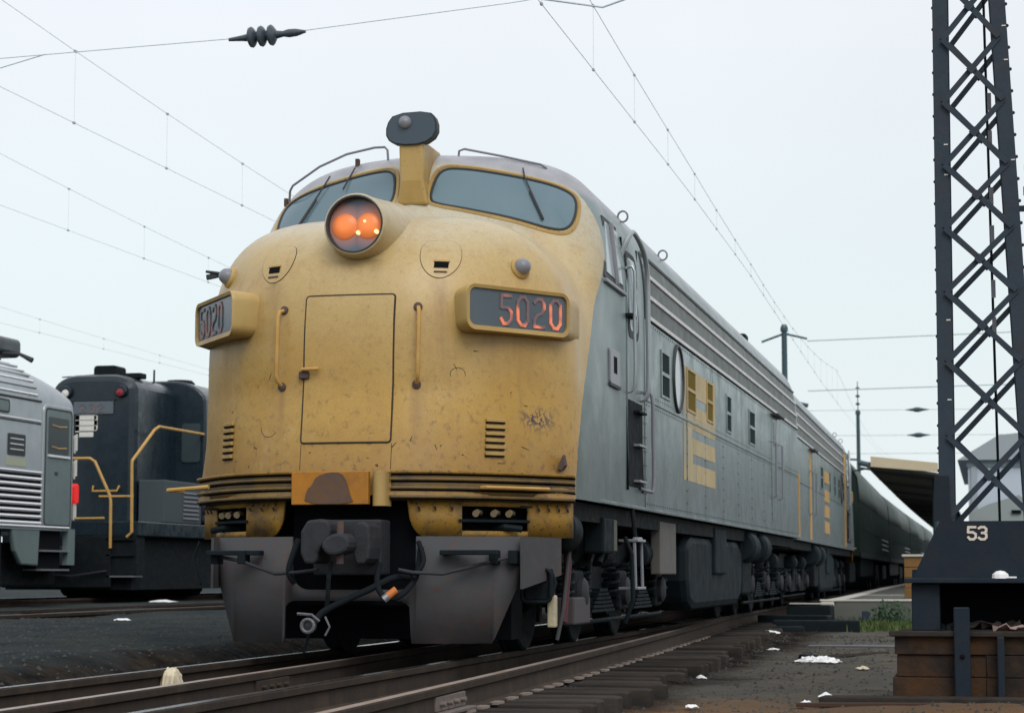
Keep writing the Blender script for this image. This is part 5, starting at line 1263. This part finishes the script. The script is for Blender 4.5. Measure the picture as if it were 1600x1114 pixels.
for k, (x0,z0,x1,z1,y,lb) in enumerate(((-3,10.75,14,11.3,78,'upper cross wire from the tall teal pole to the right'),(-3,8.55,14,9.0,78,'lower cross wire from the tall teal pole to the right'))):
    span([(x0,y,z0),((x0+x1)/2,y,(z0+z1)/2-.1),(x1,y,z1)], lb, .025)
for k, (z, xi, ir_, lb) in enumerate(((12.1,-.15,.2,'upper far cross wire with a dark insulator left of the tower'),(10.3,-.1,.2,'middle far cross wire with a dark insulator left of the tower'),(9.0,1.6,.12,'lowest far cross wire with a small insulator left of the tower'))):
    t = span([(-14,137,z+.1),(xi,137,z),(16,137,z-.1)], lb, .018)
    MB().lathe([(.02,-4.2*ir_),(.06,-3*ir_),(ir_*.55,-1.6*ir_),(ir_*.85,-.6*ir_),(ir_*.85,.6*ir_),(ir_*.55,1.6*ir_),(.06,3*ir_),(.02,4.2*ir_)], (xi,137,z), (1,0,0), 12).build('strain_insulator', M['pole'], t, smooth=True)
# ------------------------------------------------------------------ litter, timbers, weeds
def crumple(name, x, y, sx_, sy_, h, m, label, cat, rot=0, n=11, z=None, seed=1, ex=2, lo=.45):
    rs = random.Random(seed); v = []; c, s_ = math.cos(rot), math.sin(rot); z0 = float(gz(x,y)) if z is None else z
    for i in range(n):
        for j in range(n):
            a, b = i/(n-1)*2-1, j/(n-1)*2-1; q = max(abs(a),abs(b)); rr = math.hypot(a,b); k = (q/rr if rr > 1e-6 else 1)
            px, py = a*k*sx_/2*(1+rs.uniform(-.15,.15)), b*k*sy_/2*(1+rs.uniform(-.15,.15))
            v.append((x+px*c-py*s_, y+px*s_+py*c, z0+.012+h*(1-q**ex)*rs.uniform(lo,1)+rs.uniform(0,.012)))
    o = MB().grid(v,n,n).build(name, m, None, smooth=False, solid=.004, org=(x,y,z0)); return tag(o, label, cat)
crumple('plastic_sheet', 2.91, 6.8, .44, .50, .055, M['paper'], 'white plastic sheet lying on the dirt in front of the tower', 'litter', .4, seed=4, n=15, ex=4)
wd_ = crumple('rag', -.735, -1.5, .17, .30, .125, M['wad'], 'cream crumpled rag stuffed between the two rails at lower left', 'rag', .2, z=-.13, seed=6, ex=4, lo=.8)
for k, (x,y,s_,h,m_,lb) in enumerate(((1.55,15.2,.34,.05,M['paper'],'twisted pale scrap of paper beyond the tie ends'),(2.16,3.5,.10,.025,M['paper'],'small white scrap beside the tie ends in the middle'),(3.42,.95,.14,.04,M['paper'],'small white paper nearest the lower edge right of centre'),(3.32,.4,.08,.02,M['paper'],'tiny pale chip left of the small white paper near the lower edge'),(2.6,-.3,.09,.02,M['paper'],'pale fragment at the lower edge beside the near ties'),(2.1,10.3,.16,.02,M['paper'],'flat pale scrap between the twisted paper and the plastic sheet'),(3.4,5.9,.15,.03,M['wad'],'tan scrap just right of the plastic sheet'),(-5.9,9.8,.22,.03,M['paper'],'white scrap in the cinders at the left edge before the empty track'),(-4.4,10.2,.16,.02,M['paper'],'flat white scrap in the cinders halfway to the empty track'),(-3.35,11.6,.22,.06,mat('peach_paper',(.62,.45,.38),.9),'peach coloured scrap right beside the locomotive pilot'),(-3.1,7.5,.12,.02,M['paper'],'small white chip in the cinders left of the pilot'),(-10.7,23.0,.55,.05,M['paper'],'pale sheet on the ground below the railcar steps'),(.78,4.9,.07,.03,mat('pink_scrap',(.6,.45,.42),.9),'pinkish scrap on top of the rail beside the front truck'))):
    crumple('paper_scrap', x, y, s_, s_*random.uniform(.6,1.1), h, m_, lb, 'litter', random.uniform(0,3), n=6, seed=20+k, z=None if k < 12 else -.005)
# old ties and blocks heaped beside the far points
for k, (x,y,z,ln,wd,ht,a,lb) in enumerate(((1.95,18.6,-.27,1.35,.30,.22,4,'thick dark timber lying at the right end of the heap past the points'),(1.62,21.6,-.20,.75,.40,.34,-6,'squat dark block at the back of the heap past the points'),(1.15,17.0,-.25,1.5,.22,.14,12,'flat dark timber at the front of the heap past the points'),(1.5,19.9,-.20,1.2,.26,.2,-14,'dark timber leaning across the middle of the heap past the points'),(2.5,27,-.22,1.6,.25,.16,3,'long dark timber on the ground before the platform end'))):
    t_ = MB().cbox((x,y,z+ht/2-.05),(ln,wd,ht),Matrix.Rotation(R(a),3,'Z'))  .build('old_timber', M['dark2'], None, bevel=.025, org=(x,y,z)); tag(t_, lb, 'timber', 'old timbers heaped beside the points')
o = MB().box((1.28,21.4,.105),(1.98,21.8,.12)).build('sheet_lid', M['paleedge'], None, org=(1.5,21.6,.11)); tag(o, 'pale sheet lying on top of the squat dark block past the points', 'sheet')
rk = MB().cbox((2.72,7.9,-.27),(.16,.30,.09),Matrix.Rotation(R(20),3,'Z')).build('stone', M['dark'], None, bevel=.03, org=(2.72,7.9,-.3)); tag(rk, 'dark stone just behind the white plastic sheet', 'stone')
st_ = MB().tube([(2.75,8.1,-.27),(3.1,8.3,-.255),(3.5,8.9,-.25)], .028, 6).build('stick', M['timber'], None, org=(3,8.3,-.26)); tag(st_, 'dark stick on the dirt behind the white plastic sheet', 'stick')
lk = MB().tube([(2.4,11.8,-.27),(3.0,11.6,-.26),(3.9,11.3,-.255)], .016, 6).build('pipe', M['lampdome'], None, org=(3,11.6,-.26)); tag(lk, 'thin pale pipe on the dirt left of the tower plinth', 'pipe')
def tuft(n, fx, fy, hmin, hmax, wdt, lean):
    m = MB()
    for k in range(n):
        x, y = fx(), fy(); z = float(gz(x,y)) - .01; h = random.uniform(hmin,hmax); a = random.uniform(0,6.28); dx, dy = math.cos(a)*lean*h, math.sin(a)*lean*h; w_ = wdt
        px, py = -math.sin(a)*w_, math.cos(a)*w_
        m.add([(x-px,y-py,z),(x+px,y+py,z),(x+dx*.5+px*.6,y+dy*.5+py*.6,z+h*.65),(x+dx,y+dy,z+h)], [(0,1,2),(0,2,3)])
    return m
random.seed(21)
tag(tuft(2600, lambda: random.triangular(1.95,4.4,3.0), lambda: random.gauss(20.3,.8), .05, .16, .010, .6).build('grass', M['grass'], None), 'low strip of bright green grass before the platform end', 'grass', kind='stuff')
tag(tuft(500, lambda: random.uniform(2.0,4.2), lambda: random.uniform(20.8,22.4), .06, .22, .010, .5).build('weeds', M['foliage'], None), 'sparse dark weeds along the foot of the platform end', 'weeds', kind='stuff')
bs = thing('bush', (2.95,21.6,-.3), 'small dark green bush at the foot of the platform end', 'bush')
m = MB(); mt = MB()
for k in range(420):
    a = random.uniform(0,6.28); el = random.uniform(0,1.3); r_ = random.uniform(.12,.38); c_ = Vector((2.95+r_*math.cos(a)*math.cos(el)*1.2, 21.6+r_*math.sin(a)*math.cos(el), -.28+r_*math.sin(el)*1.25))
    u = Vector((random.gauss(0,1),random.gauss(0,1),random.gauss(0,.7))).normalized()*.05; v2 = u.orthogonal().normalized()*.02
    m.add([c_-u,c_+v2,c_+u,c_-v2],[(0,1,2,3)])
m.build('leaves', M['foliage'], bs)
for k in range(9):
    a = k*.7; mt.tube([(2.95,21.6,-.32),(2.95+.2*math.cos(a),21.6+.2*math.sin(a),.05)], .006, 4)
mt.build('stems', M['timber'], bs)
bp_ = MB().box((2.50,21.3,-.32),(2.62,21.42,.0)).build('stub_post', M['tower'], None, bevel=.01, org=(2.56,21.36,-.3)); tag(bp_, 'short dark stub post left of the small bush', 'post')
